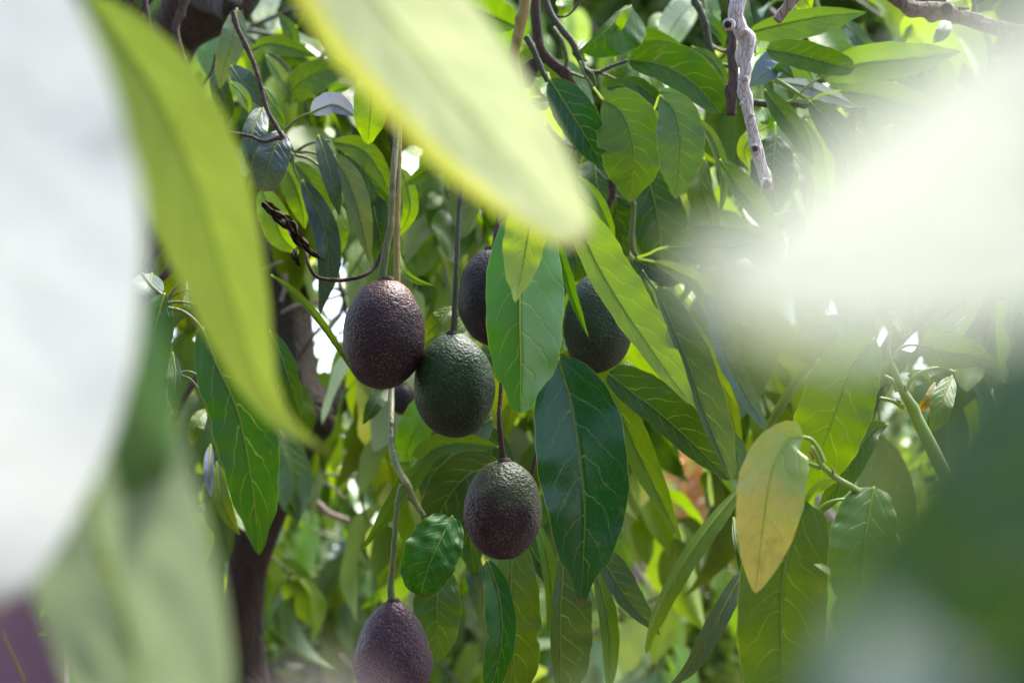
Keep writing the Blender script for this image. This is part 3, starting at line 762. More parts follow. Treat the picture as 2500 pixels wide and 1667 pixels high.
leaf(b, 'T4', [(860, 820), (960, 990), (1000, 1200), (1060, 1400)], 110, 80, 1.42, (.15, .26, .02, 1), mat=M_YOUNG)
leaf(b, 'T4', [(655, 925), (640, 1100), (640, 1280), (670, 1460)], 160, 145, 1.44, (.014, .055, .008, 1), fa=15, fb=15, e0=.5, e1=.6, stalk=[(650, 840)])
leaf(b, 'T4', [(600, 860), (500, 930), (440, 1030), (480, 1160)], 60, 90, 1.48, (.26, .37, .02, 1), mat=M_YOUNG)
leaf(b, 'T4', [(560, 740), (600, 830), (560, 900)], 60, 60, 1.5, FRESH)
leaf(b, 'T4', [(440, -60), (460, 100), (500, 300), (520, 390)], 45, 30, 1.5, DARK)
leaf(b, 'T4', [(640, 500), (700, 470), (780, 540)], 30, 40, 1.44, DARK)
leaf(b, 'T4', [(830, -80), (860, 0), (900, 60)], 80, 60, 1.48, YEL, mat=M_YOUNG)
leaf(b, 'T4', [(1120, 150), (1190, 220), (1260, 300), (1370, 330)], 60, 60, 1.6, TEAL)
leaf(b, 'T4', [(1830, 130), (1800, 220), (1730, 300)], 50, 50, 1.6, (.05, .14, .08, 1))
leaf(b, 'T4', [(1900, -90), (1950, 0), (1990, 85)], 130, 40, 1.5, (.3, .42, .02, 1), mat=M_YOUNG)
leaf(b, 'T4', [(1450, 860), (1380, 960), (1330, 1100), (1290, 1250)], 60, 60, 1.45, BRIGHT)
leaf(b, 'T4', [(780, 1060), (860, 1200), (880, 1500)], 50, 60, 1.48, (.10, .17, .06, 1))

# bare branches, top right ---------------------------------------------------------
b = thing('bare_branch', 'bare pale grey branch with knots and a snapped end, hanging at the upper right', 'branch', P(1800, 0, 1.2))
dm = twig(b, 'T3', [(1700, -120), (1690, -20), (1668, 110), (1700, 200), (1735, 280), (1735, 350), (1725, 420), (1738, 470), (1722, 560), (1738, 680), (1760, 800), (1795, 940), (1818, 1040), (1850, 1150), (1880, 1250), (1885, 1300)],
     [58, 56, 52, 48, 50, 56, 50, 46, 38, 38, 36, 36, 42, 38, 40, 42], 1.18, M_GREYDEAD, 'stem', knots=14, rough=.10, sides=22, n=150, uneven=.25)
for (x, y, r) in ((1615, 168, 44), (1735, 222, 24), (1803, 1018, 36), (1735, 540, 20), (1708, 712, 14), (1775, 792, 16)):
    kn = twig(b, 'T3', [(x + (12 if x < 1700 else 0), y, 1.176), (x, y, 1.162)], [r, r * .92], 1.17, M_GREYDEAD, 'branch_scar', sides=14, n=4, rough=.12)
    if r > 30: twig(kn, 'T3', [(x, y, 1.163), (x - 1, y, 1.1608)], [r * .62, r * .5], 1.17, M_HOLE, 'dark_centre', sides=12, n=3, rough=.2)
kn = twig(b, 'T3', [(1882, 1262, 1.176), (1884, 1262, 1.158)], [44, 40], 1.17, M_GREYDEAD, 'broken_end', sides=16, n=5, rough=.25)
twig(kn, 'T3', [(1882, 1262, 1.160), (1882, 1262, 1.1565)], [30, 26], 1.17, M_HOLE, 'dark_centre', sides=12, n=3, rough=.3)
b = thing('brown_branch', 'dark brown dead twig hanging just behind the bare grey branch', 'branch', P(1780, 0, 1.3))
twig(b, 'T3', [(1650, -80), (1648, 200), (1645, 400), (1655, 560), (1640, 650), (1640, 790)], [28, 28, 30, 34, 40, 34], 1.28, M_TWIG, 'stem', knots=10, rough=.15, n=70, sides=14, uneven=.3)
b = thing('brown_branch', 'short brown twig stub with a blunt end poking in from the top edge', 'branch', P(1940, -20, 1.3))
twig(b, 'T4', [(830, -100), (780, -10), (715, 75), (662, 142)], [36, 36, 34, 32], 1.26, M_BROWNBARK, 'stem', knots=6, rough=.12, sides=14)
b = thing('rough_branch', 'rough barked brown branch crossing the top right corner', 'branch', P(2200, 0, 1.1))
twig(b, 'T4', [(1380, -90), (1500, 0), (1600, 55), (1720, 65), (1830, 80), (1960, 130), (2100, 175), (2352, 225), (2600, 280)], [48, 46, 44, 50, 56, 46, 46, 46, 44], 1.12, M_BROWNBARK, 'stem', knots=12, rough=.16, sides=18, n=100)
twig(b, 'T4', [(1826, 65, 1.11), (1824, 62, 1.085)], [46, 40], 1.1, M_HOLE, 'branch_scar', sides=12, n=4, rough=.2)
twig(b, 'T4', [(1900, 60), (1975, 60)], [12, 8], 1.1, M_HOLE, 'bark_flake', sides=8, n=4)
b = thing('green_branch', 'slender green brown twig curving down left of the bare grey branch', 'branch', P(1700, 0, 1.5))
twig(b, 'T3', [(1370, -60), (1400, 30), (1450, 130), (1480, 280), (1520, 400), (1560, 440), (1630, 455)], [24, 24, 24, 26, 22, 18, 14], 1.5, M_DKGREEN, 'stem', knots=7, rough=.1, n=60)
twig(b, 'T3', [(1505, 310), (1560, 345), (1620, 350)], [12, 11, 9], 1.5, M_GREENSTEM, 'side_twig')
leaf(b, 'T3', [(1430, 60), (1480, 150), (1560, 230), (1590, 330)], 40, 60, 1.55, MID)
leaf(b, 'T3', [(1470, -60), (1500, 60), (1550, 230)], 40, 60, 1.58, (.12, .2, .09, 1), mat=M_PALE)
leaf(b, 'T3', [(1380, 20), (1300, 100), (1230, 200), (1180, 330)], 110, 60, 1.75, (.30, .36, .24, 1), mat=M_PALE)

# centre front ---------------------------------------------------------------------
b = branch('spray of three large leaves hanging in front of the fruit at the centre', P(1300, 500, 1.2))
tw('M2', [(700, -200), (800, -60), (900, 60), (960, 110)], [14, 13, 12, 10], 1.2, M_GREENSTEM)
tw('M2', [(900, 60), (1050, 90), (1200, 190)], [12, 10, 9], 1.2, M_GREENSTEM)
leaf(b, 'M2', [(905, 130), (872, 500), (866, 850), (872, 1200), (865, 1535)], 235, 300, 1.19, (.04, .16, .008, 1), mat=M_SHEEN, fa=-30, fb=-55, e0=.42, e1=.5, acum=.55, wave=.7, nu=44, nv=8, label='broad leaf with a bright green half and a sheen grey half', curl=.1)
leaf(b, 'M2', [(960, 60), (925, 300), (880, 560), (832, 782)], 165, 125, 1.12, (.24, .34, .035, 1), mat=M_YOUNG, fa=20, fb=30, e0=.5, e1=.85, acum=.5, label='yellow green leaf tip', back=True)
leaf(b, 'M2', [(1150, 60), (1300, 330), (1420, 570), (1585, 840), (1730, 1050), (1890, 1280), (2042, 1482)], 95, 205, 1.21, (.17, .27, .055, 1), mat=M_YOUNG, fa=10, fb=14, e0=.45, e1=.62, acum=.2, wave=1.2, nu=50, nv=8, back=True, label='long pale green leaf seen from its veined underside')
leaf(b, 'M2', [(1075, 250), (1160, 520), (1225, 740), (1285, 900), (1338, 1026)], 30, 42, 1.24, (.10, .25, .02, 1), fa=55, fb=50, ribr=.0006)
leaf(b, 'M2', [(1130, 330), (1230, 420), (1260, 560), (1240, 640)], 70, 120, 1.5, (.04, .09, .012, 1))

b = branch('dark branch with two leaf stalks behind the pale blur right of the centre', P(1545, 620, 1.4))
tw('M2', [(1610, -40), (1640, 120), (1638, 230), (1630, 340), (1645, 430), (1675, 468)], [18, 18, 20, 22, 20, 12], 1.42, M_GREENSTEM, knots=4)
tw('M2', [(1490, -60), (1500, 40), (1460, 130), (1450, 200)], [26, 24, 20, 12], 1.5, M_MAROON, knots=2)
leaf(b, 'M2', [(1880, 400), (2100, 402), (2300, 395), (2560, 330)], 130, 150, 1.38, (.026, .070, .012, 1), fa=20, fb=20, stalk=[(1670, 470, 1.41), (1740, 450, 1.4), (1810, 415, 1.39)])
leaf(b, 'M2', [(1640, 480), (1800, 560), (1900, 620), (2000, 600)], 80, 90, 1.5, (.03, .065, .014, 1))
leaf(b, 'M2', [(1780, 500), (1960, 580), (2120, 700), (2290, 1140)], 60, 70, 1.45, (.13, .19, .05, 1), mat=M_YOUNG, stalk=[(1680, 480)])

# leaves sloping down to the right ---------------------------------------------------
b = branch('fan of grey green and dark leaves sloping down to the right below the centre', P(1600, 780, 1.35))
tw('M2', [(1700, 560), (1760, 650), (1860, 780)], [9, 8, 8], 1.33, M_GREENSTEM)
leaf(b, 'S', [(1600, 700), (1674, 871), (1717, 996), (1786, 1173)], 18, 62, 1.30, (.070, .115, .060, 1), fa=60, fb=12, e0=.45, e1=.5)
leaf(b, 'M3', [(190, 420), (300, 820), (440, 1120), (600, 1390)], 70, 85, 1.30, (.075, .125, .115, 1), mat=M_GLOSS, fa=25, fb=20, e0=.5, e1=.6)
leaf(b, 'S', [(1483, 910), (1545, 958), (1630, 1025), (1785, 1172)], 38, 68, 1.35, (.034, .075, .014, 1), fa=20, fb=18, e0=.35, e1=.5, nu=40)
leaf(b, 'S', [(1700, 1000), (1760, 1060), (1800, 1110), (1790, 1173)], 25, 30, 1.38, TEAL, fa=10, fb=10)
leaf(b, 'S', [(1365, 862), (1420, 893), (1490, 960), (1560, 1110), (1665, 1325)], 35, 42, 1.42, (.085, .155, .018, 1), fa=25, fb=25, nu=40)
leaf(b, 'M2', [(520, 880), (430, 940), (300, 960), (190, 1120)], 60, 80, 1.5, OLIVE)
leaf(b, 'M1', [(2240, 700), (2160, 800), (2100, 860), (2050, 950)], 70, 60, 1.42, OLIVE)
leaf(b, 'M2', [(600, 1090), (660, 1100), (700, 1150), (720, 1320)], 60, 60, 1.45, MID)
leaf(b, 'M2', [(1130, 1010), (1200, 1080), (1250, 1180)], 30, 50, 1.45, FRESH)
leaf(b, 'M2', [(1600, 1180), (1640, 1260), (1750, 1300)], 40, 40, 1.5, BRIGHT)
leaf(b, 'M3', [(20, 560), (120, 760), (250, 1000), (400, 1230)], 60, 70, 1.5, (.13, .19, .03, 1), mat=M_YOUNG)
leaf(b, 'M3', [(150, 700), (230, 900), (330, 1200), (430, 1560)], 60, 70, 1.6, (.14, .21, .03, 1), mat=M_YOUNG)

# under the fruits ------------------------------------------------------------------
b = branch('hanging bunch of long leaves below the centre with one broad dark glossy leaf', P(1400, 850, 1.3))
tw('M2', [(1060, 1300), (1050, 1400), (1080, 1500)], [16, 16, 10], 1.3, M_MAROON)
tw('S', [(1330, 1040), (1300, 1150), (1295, 1220)], [5, 5, 4], 1.36, M_MAROON)
leaf(b, 'S', [(1362, 872), (1392, 975), (1414, 1107), (1427, 1240), (1424, 1360), (1418, 1483)], 106, 118, 1.23, (.012, .060, .016, 1), mat=M_GLOSS, fa=32, fb=22, e0=.55, e1=.85, acum=.7, wave=.8, nu=50, nv=9, label='broad glossy dark green leaf with pale midrib')
leaf(b, 'B3', [(700, 640), (810, 800), (940, 1010), (1155, 1245)], 75, 125, 1.34, (.050, .085, .040, 1), fa=20, fb=18, e0=.5)
leaf(b, 'B3', [(500, 640), (482, 900), (468, 1200), (480, 1720)], 70, 225, 1.35, (.060, .100, .035, 1), fa=20, fb=14, e0=.55, e1=.5)
leaf(b, 'B3', [(700, 760), (770, 1000), (810, 1300), (800, 1700)], 60, 70, 1.38, (.080, .145, .030, 1), fa=20, fb=22)
leaf(b, 'B2', [(1830, 560), (1815, 850), (1815, 1150), (1850, 1720)], 130, 205, 1.36, (.070, .125, .014, 1), fa=20, fb=22, e0=.5, e1=.5)
leaf(b, 'B2', [(1980, 440), (2060, 700), (2090, 980), (2060, 1240)], 50, 45, 1.40, (.085, .17, .014, 1), fa=20, fb=22)
leaf(b, 'B2', [(1650, 725), (1725, 940), (1755, 1200), (1720, 1450), (1640, 1720)], 115, 95, 1.27, (.018, .085, .008, 1), fa=40, fb=20, e0=.5, e1=.6, nu=40)
leaf(b, 'B2', [(1560, 640), (1560, 800), (1580, 950), (1600, 1150)], 60, 70, 1.5, (.05, .085, .045, 1))
leaf(b, 'B3', [(200, 500), (300, 700), (420, 900), (430, 1200)], 60, 70, 1.42, DARK)

# fruiting stem with crumpled oval leaf ----------------------------------------------
b = branch('tan fruiting stem running down behind the purple fruit with a crumpled oval leaf', P(966, 300, 1.28))
tw('S', [(962, 850, 1.30), (956, 960, 1.28), (957, 1050, 1.24), (960, 1107, 1.22), (976, 1150, 1.21), (996, 1185, 1.20), (1014, 1225, 1.20), (1036, 1261, 1.20)],
   [8, 8, 8, 8, 8.5, 9, 7.5, 6.5], 1.3, M_GREENSTEM, knots=14, n=120, rough=.1, label='green brown fruiting stem')
tw('S', [(980, 170, 1.36), (973, 350, 1.335), (969, 520, 1.325), (969, 700, 1.31), (962, 852, 1.30)], [7, 8.5, 8.5, 8.5, 8], 1.3, M_TAN, knots=5, n=60, label='tan yellow part of the stem')
tw('S', [(952, 240, 1.31), (957, 340, 1.3), (967, 430, 1.29), (948, 560, 1.28), (935, 610, 1.27), (917, 650, 1.27), (885, 674, 1.26), (838, 684, 1.26), (800, 683, 1.26), (772, 675, 1.26), (755, 650, 1.26), (745, 610, 1.27)],
   [8, 7, 6, 5.5, 5.5, 5, 4.8, 4.6, 4.6, 4.6, 4.4, 4], 1.3, M_MAROON, knots=14, n=120, label='thin dark maroon twig looping under')
wl_ = leaf(b, 'M1', [(950, -20), (1060, 70), (1150, 150), (1200, 230), (1290, 320), (1400, 395)], 45, 40, 1.26, (.045, .028, .018, 1), mat=M_DRY, fa=45, fb=-30, wave=6, bumps=.022, nu=46, nv=5, rib=False, e0=.4, label='withered curled brown leaf', name='withered_leaf')
leaf(b, 'M1', [(1190, 290), (1170, 350), (1215, 430)], 20, 22, 1.25, (.05, .04, .025, 1), mat=M_DRY, wave=4, bumps=.01, rib=False, name='withered_leaf', label='torn flap of the withered leaf')
leaf(b, 'B2', [(1412, 425), (1340, 570), (1272, 720), (1225, 850), (1195, 972)], 205, 175, 1.19, (.040, .125, .020, 1), mat=M_LEAF, fa=14, fb=12, e0=.42, e1=.42, acum=0, bumps=.0035, nu=56, nv=12, wave=1.2, label='oval leaf with a crumpled blistered surface')
leaf(b, 'B2', [(1330, 760), (1310, 980), (1305, 1200), (1305, 1430)], 165, 165, 1.36, (.060, .115, .028, 1), fa=14, fb=16, e0=.5, e1=.6)
leaf(b, 'D', [(1145, 1026), (1050, 1018), (985, 1040), (930, 1125), (830, 1266)], 30, 24, 1.40, (.065, .135, .016, 1), fa=40, fb=30, nu=40)
leaf(b, 'D', [(1150, 1068), (1075, 1090), (1020, 1160), (985, 1260)], 60, 65, 1.44, (.035, .070, .016, 1), fa=20, fb=20)
leaf(b, 'D', [(1130, 960), (1070, 1000), (1020, 1080), (975, 1180)], 70, 60, 1.48, (.035, .065, .030, 1), fa=20, fb=20)
leaf(b, 'D', [(990, 900), (965, 960), (940, 1020), (918, 1090)], 40, 38, 1.42, (.10, .22, .012, 1), mat=M_YOUNG)
leaf(b, 'D', [(1110, 970), (1130, 1080), (1080, 1180), (1090, 1330)], 60, 60, 1.5, (.03, .07, .015, 1))
leaf(b, 'D', [(1010, 1150), (1080, 1170), (1110, 1260)], 40, 40, 1.5, (.04, .09, .015, 1))
leaf(b, 'B2', [(990, 20), (1060, 60), (1180, 40)], 60, 60, 1.36, (.10, .20, .015, 1), mat=M_YOUNG)
leaf(b, 'M1', [(1850, 1230), (1760, 1300), (1700, 1400), (1640, 1500)], 60, 60, 1.6, DARK)

# young shoot at the lower right -------------------------------------------------------
b = branch('young green shoot with a copper yellow leaf at the lower right', P(2120, 1150, 1.08), 'young_shoot')
tw('M3', [(1445, 700), (1425, 780), (1435, 880), (1480, 1000), (1520, 1100), (1580, 1200), (1640, 1330), (1700, 1450), (1900, 1850), (2300, 2500)], [9, 12, 16, 24, 30, 36, 42, 46, 48, 50], 1.12, M_SHOOT, knots=4, sides=14, n=70, rough=.04)
tw('M3', [(1470, 890), (1490, 830), (1550, 795), (1625, 792)], [14, 13, 11, 9], 1.12, M_SHOOT)
tw('M3', [(1555, 1100), (1580, 1030), (1660, 975), (1760, 950), (1880, 975)], [16, 15, 14, 12, 10], 1.11, M_SHOOT)
tw('M3', [(1480, 1110), (1460, 1040), (1400, 1000)], [12, 12, 9], 1.13, M_SHOOT)
tw('M3', [(1530, 1220), (1460, 1175), (1365, 1152)], [16, 13, 11], 1.12, M_SHOOT)
tw('B4', [(1900, 1300, 1.16), (1500, 640, 1.16), (1330, 340, 1.13), (1210, 252), (1080, 175), (975, 85), (930, 0), (900, -50)], [28, 27, 26, 24, 23, 20, 16, 10], 1.08, M_SHOOT, knots=3, sides=14, n=60, rough=.04, dend=1.07)
tw('B4', [(960, 100), (900, 75), (835, 58)], [16, 15, 12], 1.075, M_SHOOT)
tw('M3', [(845, 1418), (900, 1440), (950, 1510), (985, 1590)], [12, 14, 16, 16], 1.06, M_SHOOT)
tw('B4', [(1140, 310), (1040, 325), (960, 370), (890, 460)], [11, 10, 9, 8], 1.1, M_SHOOT)
tw('B4', [(915, 40), (905, 5), (870, -20)], [16, 14, 4], 1.07, M_TAN, name='bud', label='small tan leaf bud')
tw('B4', [(1050, 140), (1045, 110), (1030, 85)], [12, 9, 3], 1.07, M_TAN, name='bud')
tw('M3', [(1545, 1110), (1540, 1080), (1532, 1060)], [12, 10, 3], 1.1, M_TAN, name='bud')
tw('M3', [(1510, 1180), (1490, 1168), (1478, 1160)], [12, 9, 3], 1.1, M_TAN, name='bud')
leaf(b, 'S', [(1962, 1066), (1925, 1073), (1885, 1150), (1868, 1250), (1855, 1350), (1844, 1448)], 76, 92, 1.04, (.40, .35, .09, 1), mat=M_COPPER, fa=14, fb=22, e0=.50, e1=.78, acum=.1, wave=.5, nu=46, nv=9, label='copper yellow young leaf', ribcol=(.6, .66, .22, 1), curl=.1)
leaf(b, 'S', [(2135, 826), (2085, 890), (2056, 960), (2020, 1060), (1975, 1160), (1945, 1240)], 92, 88, 1.12, (.115, .195, .016, 1), mat=M_YOUNG, fa=30, fb=10, e0=.48, e1=.62, nu=46, nv=8, label='large olive leaf with a white sheen along its edge')
leaf(b, 'M3', [(950, 890), (800, 1040), (680, 1220), (520, 1510)], 35, 38, 1.2, (.085, .125, .045, 1), fa=50, fb=40)
leaf(b, 'S', [(1966, 1222), (1930, 1330), (1910, 1430), (1906, 1560), (1900, 1840)], 108, 112, 1.10, (.075, .135, .012, 1), mat=M_LEAF, fa=20, fb=22, e0=.34, e1=.45, acum=0, nu=56, nv=10, wave=.6,
     stalk=[(2046, 1172, 1.08), (2015, 1173, 1.08), (1990, 1190, 1.085)], ribr=.0015, label='very large olive leaf with a bite missing from its edge', cuts=[(-1, .235, .022, .35)])
leaf(b, 'B4', [(1325, 228), (1290, 420), (1240, 700), (1200, 1150)], 235, 215, 1.08, (.10, .17, .05, 1), mat=M_YOUNG, fa=14, fb=25, e0=.40, e1=.55, nu=40, nv=7)
leaf(b, 'B3', [(1690, 250), (1590, 370), (1470, 520), (1330, 720), (1190, 970), (1095, 1200), (1053, 1368)], 48, 84, 1.13, (.095, .155, .020, 1), mat=M_LEAF, fa=-60, fb=20, e0=.4, e1=.55, nu=50, nv=7, label='long folded leaf with a pale grey underside showing', ribcol=(.35, .42, .14, 1))
leaf(b, 'B3', [(1745, 760), (1640, 950), (1480, 1250), (1350, 1470), (1180, 1620)], 65, 78, 1.2, (.055, .080, .042, 1), fa=25, fb=25, nu=40)
leaf(b, 'B3', [(1655, 440), (1665, 560), (1690, 700), (1700, 830)], 20, 60, 1.16, DARK)
leaf(b, 'S', [(2168, 1036), (2130, 1050), (2090, 1110), (2050, 1180), (1985, 1270)], 30, 34, 1.2, (.055, .105, .018, 1), fa=30, fb=40)
leaf(b, 'M3', [(1560, 1000), (1650, 1000), (1720, 1060)], 40, 40, 1.3, OLIVE)
leaf(b, 'M3', [(1740, 1050), (1700, 1150), (1640, 1220), (1580, 1220)], 30, 40, 1.3, (.22, .15, .03, 1))
leaf(b, 'M3', [(1860, 1000), (1800, 1150), (1760, 1300), (1700, 1400)], 80, 80, 1.25, OLIVE)
leaf(b, 'M3', [(1625, 792), (1800, 840), (1980, 860), (2150, 900)], 110, 130, 1.12, (.09, .14, .03, 1), fa=15, fb=20)
leaf(b, 'M3', [(1440, 560), (1500, 620), (1540, 700), (1510, 755)], 50, 60, 1.14, (.10, .15, .04, 1))
leaf(b, 'M3', [(1950, 600), (1850, 680), (1720, 740), (1640, 790)], 80, 60, 1.2, (.09, .15, .04, 1))
leaf(b, 'M3', [(1700, 200), (1640, 400), (1620, 520), (1600, 640)], 80, 70, 1.25, (.09, .15, .04, 1))
leaf(b, 'M3', [(1300, 420), (1250, 600), (1200, 700), (1130, 790)], 80, 70, 1.3, (.09, .15, .04, 1))
leaf(b, 'M3', [(900, 640), (1000, 660), (1100, 720), (1160, 780)], 50, 60, 1.3, (.09, .15, .04, 1))

# left side ---------------------------------------------------------------------------
b = branch('leafy twig at the left with a dark pointed leaf hanging lowest', P(407, 728, 1.15))
tw('M1', [(130, 470), (200, 560), (270, 620), (310, 645)], [12, 13, 14, 16], 1.18, M_GREENSTEM)
tw('M1', [(305, 640), (360, 570), (450, 480)], [11, 10, 9], 1.17, M_GREENSTEM)
tw('M1', [(310, 650), (380, 600), (450, 590), (520, 645)], [9, 8, 8], 1.17, M_GREENSTEM)
tw('M1', [(305, 670), (390, 665), (480, 680), (570, 705)], [11, 10, 9], 1.16, M_GREENSTEM)
tw('M1', [(310, 705), (400, 725), (480, 780), (545, 855)], [13, 11, 11, 10], 1.13, M_GREENSTEM)
tw('M1', [(395, 1145), (450, 1140), (520, 1165)], [8, 8, 8], 1.3, M_GREENSTEM)
tw('M1', [(400, 1165), (470, 1200), (540, 1290)], [8, 8, 8], 1.3, M_GREENSTEM)
leaf(b, 'M1', [(285, 605), (232, 800), (215, 1000), (250, 1290)], 130, 125, 1.17, (.040, .095, .014, 1), fa=20, fb=22)
leaf(b, 'S', [(493, 800), (536, 904), (579, 1000), (603, 1107), (621, 1228), (633, 1354)], 72, 82, 1.10, (.030, .095, .010, 1), mat=M_LEAF, fa=16, fb=18, e0=.55, e1=.72, nu=50, nv=8, wave=1.4, label='dark green pointed leaf with thin pale veins')
leaf(b, 'M1', [(200, 470), (180, 560), (150, 680)], 120, 100, 1.22, (.07, .12, .08, 1))
leaf(b, 'M1', [(1000, 860), (1090, 1050), (1150, 1250), (1222, 1485)], 80, 75, 1.3, (.035, .085, .014, 1))
leaf(b, 'M1', [(340, 1010), (360, 1150), (350, 1300), (370, 1450)], 50, 45, 1.25, DARK)
leaf(b, 'M1', [(520, 600), (600, 700), (650, 850), (660, 980)], 60, 70, 1.5, MID)
leaf(b, 'M1', [(440, 600), (460, 700), (520, 800)], 40, 40, 1.5, MID)
leaf(b, 'M1', [(1015, 480), (1180, 610), (1330, 780), (1450, 950), (1585, 1172)], 20, 34, 1.24, (.10, .165, .020, 1), fa=55, fb=40, nu=40, ribr=.0007)
leaf(b, 'B1', [(1440, -60), (1430, 100), (1440, 300)], 40, 30, 1.4, (.12, .14, .2, 1), mat=M_PALE)
leaf(b, 'B1', [(1480, 60), (1500, 250), (1560, 420), (1640, 560)], 60, 60, 1.5, OLIVE)
leaf(b, 'M1', [(560, 1400), (500, 1500), (460, 1650)], 50, 60, 1.5, OLIVE)

# upper left ----------------------------------------------------------------------------
b = branch('whorl of slender leaves at the upper left with a rounded slate green leaf', P(720, 370, 1.4))
tw('T1', [(1590, 80), (1625, 200), (1680, 310), (1740, 450), (1790, 620), (1820, 740), (1880, 850), (1938, 945)], [20, 18, 18, 16, 16, 15, 16, 14], 1.36, M_TWIG, knots=8, n=80, rough=.1, label='dark brown twig bent sharply at its end')
tw('T1', [(1938, 945), (1880, 950), (1800, 968), (1700, 930), (1540, 905)], [14, 13, 13, 12, 12], 1.36, M_TWIG, knots=5, rough=.1)
tw('T1', [(1470, 370), (1462, 440), (1430, 520), (1340, 635)], [9, 9, 9, 9], 1.4, M_TWIG, knots=2)
tw('T2', [(620, 1040), (700, 990), (790, 965), (860, 965)], [12, 10, 9, 8], 1.42, M_GREENSTEM)
tw('T2', [(610, 1050), (700, 1040), (800, 1060)], [11, 9, 8], 1.42, M_GREENSTEM)
tw('T2', [(620, 1060), (720, 1090), (810, 1160)], [11, 9, 8], 1.41, M_GREENSTEM)
tw('T2', [(600, 1050), (610, 1150), (660, 1260), (690, 1300)], [11, 9, 8], 1.41, M_GREENSTEM)
tw('T2', [(550, 885), (640, 810), (730, 770)], [11, 10, 8], 1.38, M_GREENSTEM)
tw('T2', [(560, 940), (590, 1000), (620, 1050)], [12, 12, 12], 1.42, M_GREENSTEM)
leaf(b, 'T1', [(1930, 900), (1880, 1010), (1830, 1150), (1800, 1312)], 115, 130, 1.38, (.040, .062, .058, 1), mat=M_GLOSS, fa=10, fb=18, e0=.42, e1=.38, acum=0, label='rounded slate green leaf with a lavender sheen')
leaf(b, 'T1', [(1800, 740), (1740, 850), (1720, 1000), (1740, 1180)], 70, 105, 1.42, (.035, .065, .045, 1), mat=M_GLOSS, fa=18, fb=18, e0=.42, e1=.45, acum=0)
leaf(b, 'T2', [(775, 925), (830, 1080), (880, 1270), (922, 1482)], 68, 62, 1.38, (.030, .055, .030, 1), mat=M_GLOSS, fa=20, fb=25)
leaf(b, 'T2', [(880, 1060), (990, 1250), (1060, 1480), (1130, 1810)], 72, 95, 1.37, (.085, .120, .060, 1), fa=25, fb=20, e0=.5)
leaf(b, 'T2', [(870, 970), (1070, 1020), (1200, 1180), (1270, 1350)], 80, 80, 1.42, (.085, .155, .014, 1), fa=25, fb=20)
leaf(b, 'T2', [(960, 1050), (1080, 1150), (1190, 1340), (1260, 1600)], 90, 90, 1.46, (.030, .070, .012, 1), fa=25, fb=20)
leaf(b, 'T2', [(725, 775), (810, 735), (900, 720), (1042, 800)], 60, 90, 1.36, (.16, .17, .24, 1), mat=M_PALE, fa=30, fb=20, e0=.6, e1=.9, label='pale lavender grey leaf turned underside up')
leaf(b, 'T2', [(1160, 420), (1150, 620), (1130, 800), (1115, 988)], 125, 125, 1.33, (.20, .33, .014, 1), mat=M_YOUNG, fa=18, fb=18, e0=.5, e1=.6, label='bright yellow green leaf lit from behind')
leaf(b, 'T2', [(310, 350), (440, 300), (600, 330), (765, 385)], 70, 55, 1.5, (.060, .120, .012, 1), fa=30, fb=20)
leaf(b, 'T1', [(1620, 60), (1600, 250), (1540, 430), (1500, 612)], 95, 90, 1.5, (.095, .140, .075, 1), fa=20, fb=20)
leaf(b, 'T1', [(1580, 450), (1640, 540), (1740, 640), (1830, 760)], 60, 90, 1.45, (.030, .060, .045, 1), mat=M_GLOSS)
leaf(b, 'T2', [(1720, 1050), (1580, 1130), (1470, 1200), (1350, 1276)], 50, 62, 1.38, (.060, .115, .014, 1), fa=20, fb=25, stalk=[(1800, 1000)])
leaf(b, 'T2', [(1350, 1150), (1390, 1300), (1400, 1450), (1312, 1635)], 50, 60, 1.4, (.16, .27, .02, 1), mat=M_YOUNG)
leaf(b, 'M1', [(1890, 330), (1920, 450), (2010, 520), (2125, 552)], 24, 24, 1.36, (.14, .25, .03, 1), mat=M_YOUNG)
leaf(b, 'S', [(738, 440), (785, 540), (802, 640), (780, 770)], 30, 34, 1.40, (.020, .045, .038, 1), mat=M_GLOSS, fa=35, fb=20)
leaf(b, 'S', [(685, 390), (715, 440), (735, 500), (745, 560)], 34, 28, 1.44, (.12, .21, .014, 1), mat=M_YOUNG)
leaf(b, 'S', [(720, 395), (755, 440), (785, 500), (805, 560)], 22, 30, 1.43, (.08, .15, .016, 1))
leaf(b, 'S', [(640, 460), (670, 530), (690, 580), (730, 620)], 40, 34, 1.45, (.17, .28, .03, 1), mat=M_YOUNG)
leaf(b, 'S', [(830, 500), (825, 560), (820, 600), (800, 650)], 26, 26, 1.47, (.13, .22, .02, 1), mat=M_YOUNG)
leaf(b, 'S', [(905, 470), (920, 540), (930, 600), (918, 660)], 36, 40, 1.45, (.03, .07, .014, 1))
leaf(b, 'T1', [(1580, 560), (1640, 620), (1690, 700), (1700, 780)], 30, 40, 1.43, (.15, .26, .02, 1), mat=M_YOUNG)
leaf(b, 'T1', [(1500, 440), (1510, 600), (1560, 760), (1530, 860)], 80, 60, 1.55, (.022, .05, .010, 1))
leaf(b, 'T1', [(1800, 600), (1860, 700), (1920, 800), (1950, 880)], 50, 30, 1.45, (.09, .18, .012, 1))
leaf(b, 'T2', [(690, 300), (620, 330), (580, 200), (500, 80)], 50, 60, 1.6, (.06, .11, .03, 1))
leaf(b, 'T2', [(420, 380), (500, 500), (560, 620), (580, 730)], 40, 50, 1.6, (.16, .24, .09, 1))
leaf(b, 'T2', [(540, 700), (660, 560), (830, 480), (1010, 480)], 130, 100, 1.6, (.055, .105, .025, 1))
leaf(b, 'T2', [(840, 680), (900, 620), (1010, 590)], 30, 40, 1.5, (.09, .18, .014, 1))

